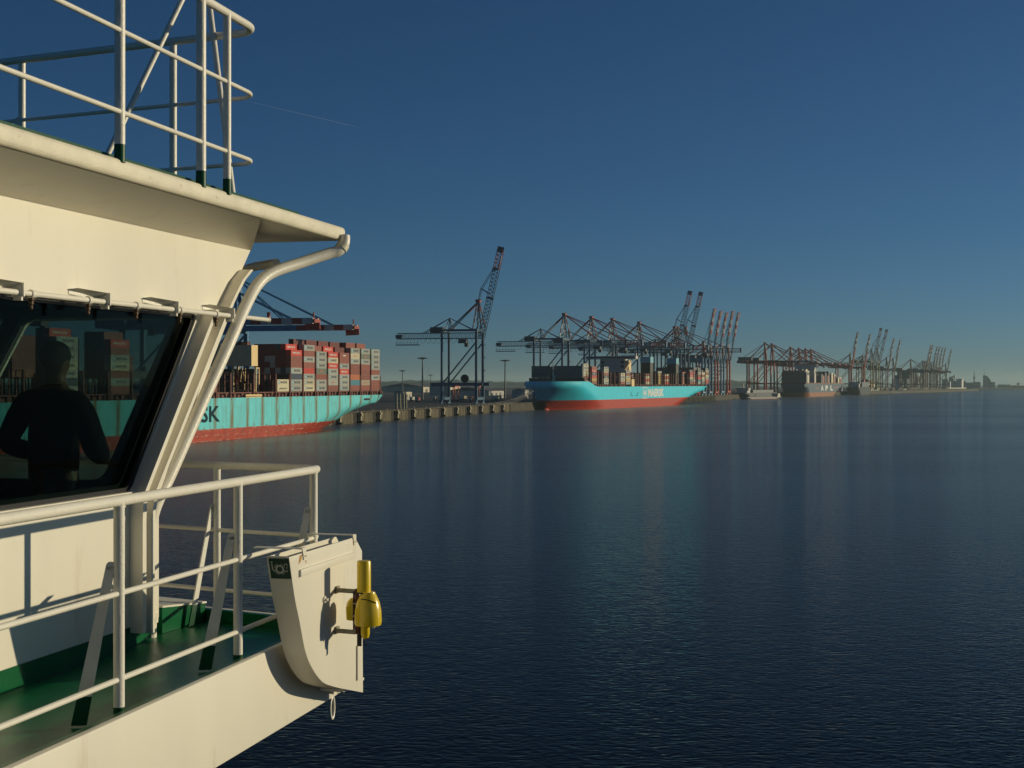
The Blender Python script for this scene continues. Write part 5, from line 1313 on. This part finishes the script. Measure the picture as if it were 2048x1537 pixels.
for i, (px, Y, cm, lb) in enumerate(((795, 1180, CT['cream'], 'by the light mast near the rusty stern'), (812, 1250, CT['grey'], 'right of the first light mast'), (833, 1210, CT['brown'], 'left of the tallest mast'), (868, 1330, CT['cream'], 'just left of the lone crane'), (880, 1290, CT['grey'], 'between the landside crane legs'), (921, 1350, CT['cream'], 'under the lone crane portal'), (940, 1260, CT['orange'], 'beside the waterside crane legs'), (985, 1320, CT['cream'], 'right of the lone crane'), (1000, 1400, CT['grey'], 'below the right light mast'))):
    lorry((px-1024)/F*Y, Y, f'{CNAME[[k for k, v in CT.items() if v == cm][0]]} box lorry {lb}', cm)
def straddle(px, Y, label):
    r_ = empty('straddle_carrier', ((px-1024)/F*Y, Y, QH), -R(20), label, 'straddle carrier', 'straddle carriers in the yard')
    for x_ in (-2.4, 2.4):
        for y_ in (-4, 4): MB().box(x_-.3, x_+.3, y_-.3, y_+.3, 1, 13).build('leg', M['c_orange'], r_)
        MB().box(x_-.5, x_+.5, -5, 5, .9, 1.8).build('side_beam', M['c_orange'], r_)
        for y_ in (-4, -1.5, 1.5, 4): MB().tube([(x_-.4, y_, .75), (x_+.4, y_, .75)], .75, 10).build('wheel', M['dkhole'], r_)
    MB().box(-2.8, 2.8, -4.6, 4.6, 12.6, 13.8).build('top_frame', M['c_orange'], r_)
for px, Y, lb in ((957, 1450, 'red straddle carrier behind the waterside crane legs'), (908, 1240, 'red straddle carrier under the lone crane')): straddle(px, Y, lb)
for i in range(14):
    t = L1-15-i*26.; d = (Q1-Q0).normalized(); p = Q0+d*t+inland(Q0, Q1, 1.0)
    mb = MB(); mb.lathe((0, 0, 0), [(.28, 0), (.28, .35), (.5, .45), (.5, .6), (.2, .68)], 10)
    o = mb.build('mooring_bollard', M['c_white'], smooth=True); o.location = (p.x, p.y, QH+.055); tag(o, f'squat pale mooring bollard on the near quay, {ORD[i+1]} counted from the clean turquoise bow', 'bollard', 'bollards along the near quay')
# timber piles in the basin behind the rusty stern
for i, (px, Y) in enumerate(((793, 880), (800, 884), (807, 890), (812, 900))):
    o = MB().tube([(0, 0, 0), (0, 0, 9.5)], [.7, .6], 8).build('timber_post', M['fender'], smooth=True); o.location = ((px-1024)/F*Y, Y, QH); tag(o, f'tall pale post standing on the quay behind the rusty stern, {ORD[i+1]} from left of four', 'post', 'pale posts behind the rusty stern')

# ================================================================ CITY ON THE FAR SHORE
M['cityd'] = paint('far_city_grey', (.16, .18, .20), .6, .2, .02); M['cityl'] = paint('far_city_pale', (.50, .48, .42), .6, .2, .02)
def zat(py, Y): return H+(HY-py)/F*Y
Yc = 6800.0; X0 = (1969-1024)/F*Yc
sail = empty('sail_shaped_tower', (X0, Yc, 1.5), 0, 'sail shaped high tower with thin mast in the hazy city', 'tower')
prf = [(0, 0), (36, 0), (36, 12), (33, 28), (27, 42), (18, 54), (8, 60), (0, 62)]
MB().panel(prf, [], lambda u, v, d: (u, d, v), 22).build('tower_body', M['cityd'], sail)
for k in range(9): MB().box(.5, 35-(k*k)*.28, -.25, 0, 4+k*6, 5.2+k*6).build('window_band', M['cityl'], sail)
MB().tube([(2, 10, 60), (2, 10, 96)], [1.2, .5], 8).build('antenna', M['cityd'], sail)
rt = empty('radio_tower', ((1948.5-1024)/F*6600, 6600, 1.5), 0, 'slim radio tower with round platforms in the hazy city', 'tower')
MB().tube([(0, 0, 0), (0, 0, 62), (0, 0, 84)], [3.2, 2.2, .6], 10).build('shaft', M['cityd'], rt, smooth=True)
MB().lathe((0, 0, 44), [(2, 0), (6.5, 2), (6.5, 5), (2, 7), (5, 8), (5, 10), (2, 12)], 14).build('platform', M['cityd'], rt)
wt = empty('water_tower', ((1903-1024)/F*6300, 6300, 1.5), 0, 'bulbous grey tower left of the city blocks', 'tower')
MB().lathe((0, 0, 0), [(6, 0), (5, 18), (9, 26), (12, 40), (10, 50), (3, 54)], 16).build('shaft', M['cityd'], wt, smooth=True)
wt2 = empty('white_tower', ((1908-1024)/F*6350, 6350, 1.5), 0, 'pale rounded tower touching the bulbous grey one', 'tower')
MB().lathe((0, 0, 0), [(5, 0), (5, 40), (7, 52), (5, 58), (1, 60)], 12).build('shaft', M['cityl'], wt2, smooth=True)
for i, (px, pw, top, Y, mt, lb) in enumerate(((1915, 18, 763, 6200, 'cityd', 'wide grey block right of the bulbous tower'), (1928, 7, 763, 6150, 'cityl', 'bright end block beside the wide grey block'), (1939, 14, 766, 6500, 'cityd', 'low grey block left of the radio tower'), (1955, 12, 765, 6500, 'cityd', 'grey block right of the radio tower'), (1892, 8, 759, 6000, 'cityd', 'small dark block at the left end of the city'), (1983, 14, 765, 6700, 'cityl', 'pale block at the foot of the sail shaped tower'), (2010, 22, 770, 7600, 'cityl', 'low pale building far right of the sail shaped tower'), (1935, 14, 773, 5600, 'cityl', 'low white hall on the shore below the city'), (1875, 20, 774, 5000, 'cityl', 'low white hall at the quay end'))):
    b_ = empty('city_block', ((px-1024)/F*Y, Y, 1.5), 0, lb, 'building', 'far city buildings'); w_ = pw/F*Y; h_ = zat(top, Y)-1.5
    MB().box(-w_/2, w_/2, 0, 30, 0, h_).build('wall', M[mt], b_)
    for k in range(2): MB().box(-w_/2+1, w_/2-1, -.3, 0, h_*(.3+.35*k), h_*(.42+.35*k)).build('window_band', M['dkhole'], b_)
# contrail high above
ctm = bpy.data.materials.new('contrail_vapour'); ctm.use_nodes = True; t_ = ctm.node_tree; t_.nodes.clear(); o_ = t_.nodes.new('ShaderNodeOutputMaterial'); pv = t_.nodes.new('ShaderNodeVolumePrincipled')
pv.inputs['Color'].default_value = (1, 1, 1, 1); pv.inputs['Density'].default_value = .004; t_.links.new(pv.outputs[0], o_.inputs['Volume'])
p = Vector(((430-1024)/F*30000, 30000, H+(HY-188)/F*30000)); q = Vector(((721-1024)/F*30500, 30500, H+(HY-256.5)/F*30500))
o = MB().tube([Vector((0, 0, 0)), (q-p)*.45, (q-p)*.9, q-p], [4, 14, 17, 6], 8).build('contrail', ctm, smooth=True); o.location = p; tag(o, 'faint thin aircraft contrail in the blue sky right of the white railing', 'contrail')
# haze
hz = bpy.data.materials.new('haze_air'); hz.use_nodes = True; t_ = hz.node_tree; t_.nodes.clear(); ho = t_.nodes.new('ShaderNodeOutputMaterial'); pv = t_.nodes.new('ShaderNodeVolumePrincipled')
pv.inputs['Color'].default_value = (.70, .92, .95, 1); pv.inputs['Density'].default_value = HAZE = .000050; pv.inputs['Anisotropy'].default_value = .2
t_.links.new(pv.outputs[0], ho.inputs['Volume'])
o = MB().box(BX[0]-100, BX[1]+100, BX[2]-100, BX[3]+100, -3, 175).build('haze', hz); tag(o, 'pale blue grey haze over the harbour', 'haze', kind='stuff')
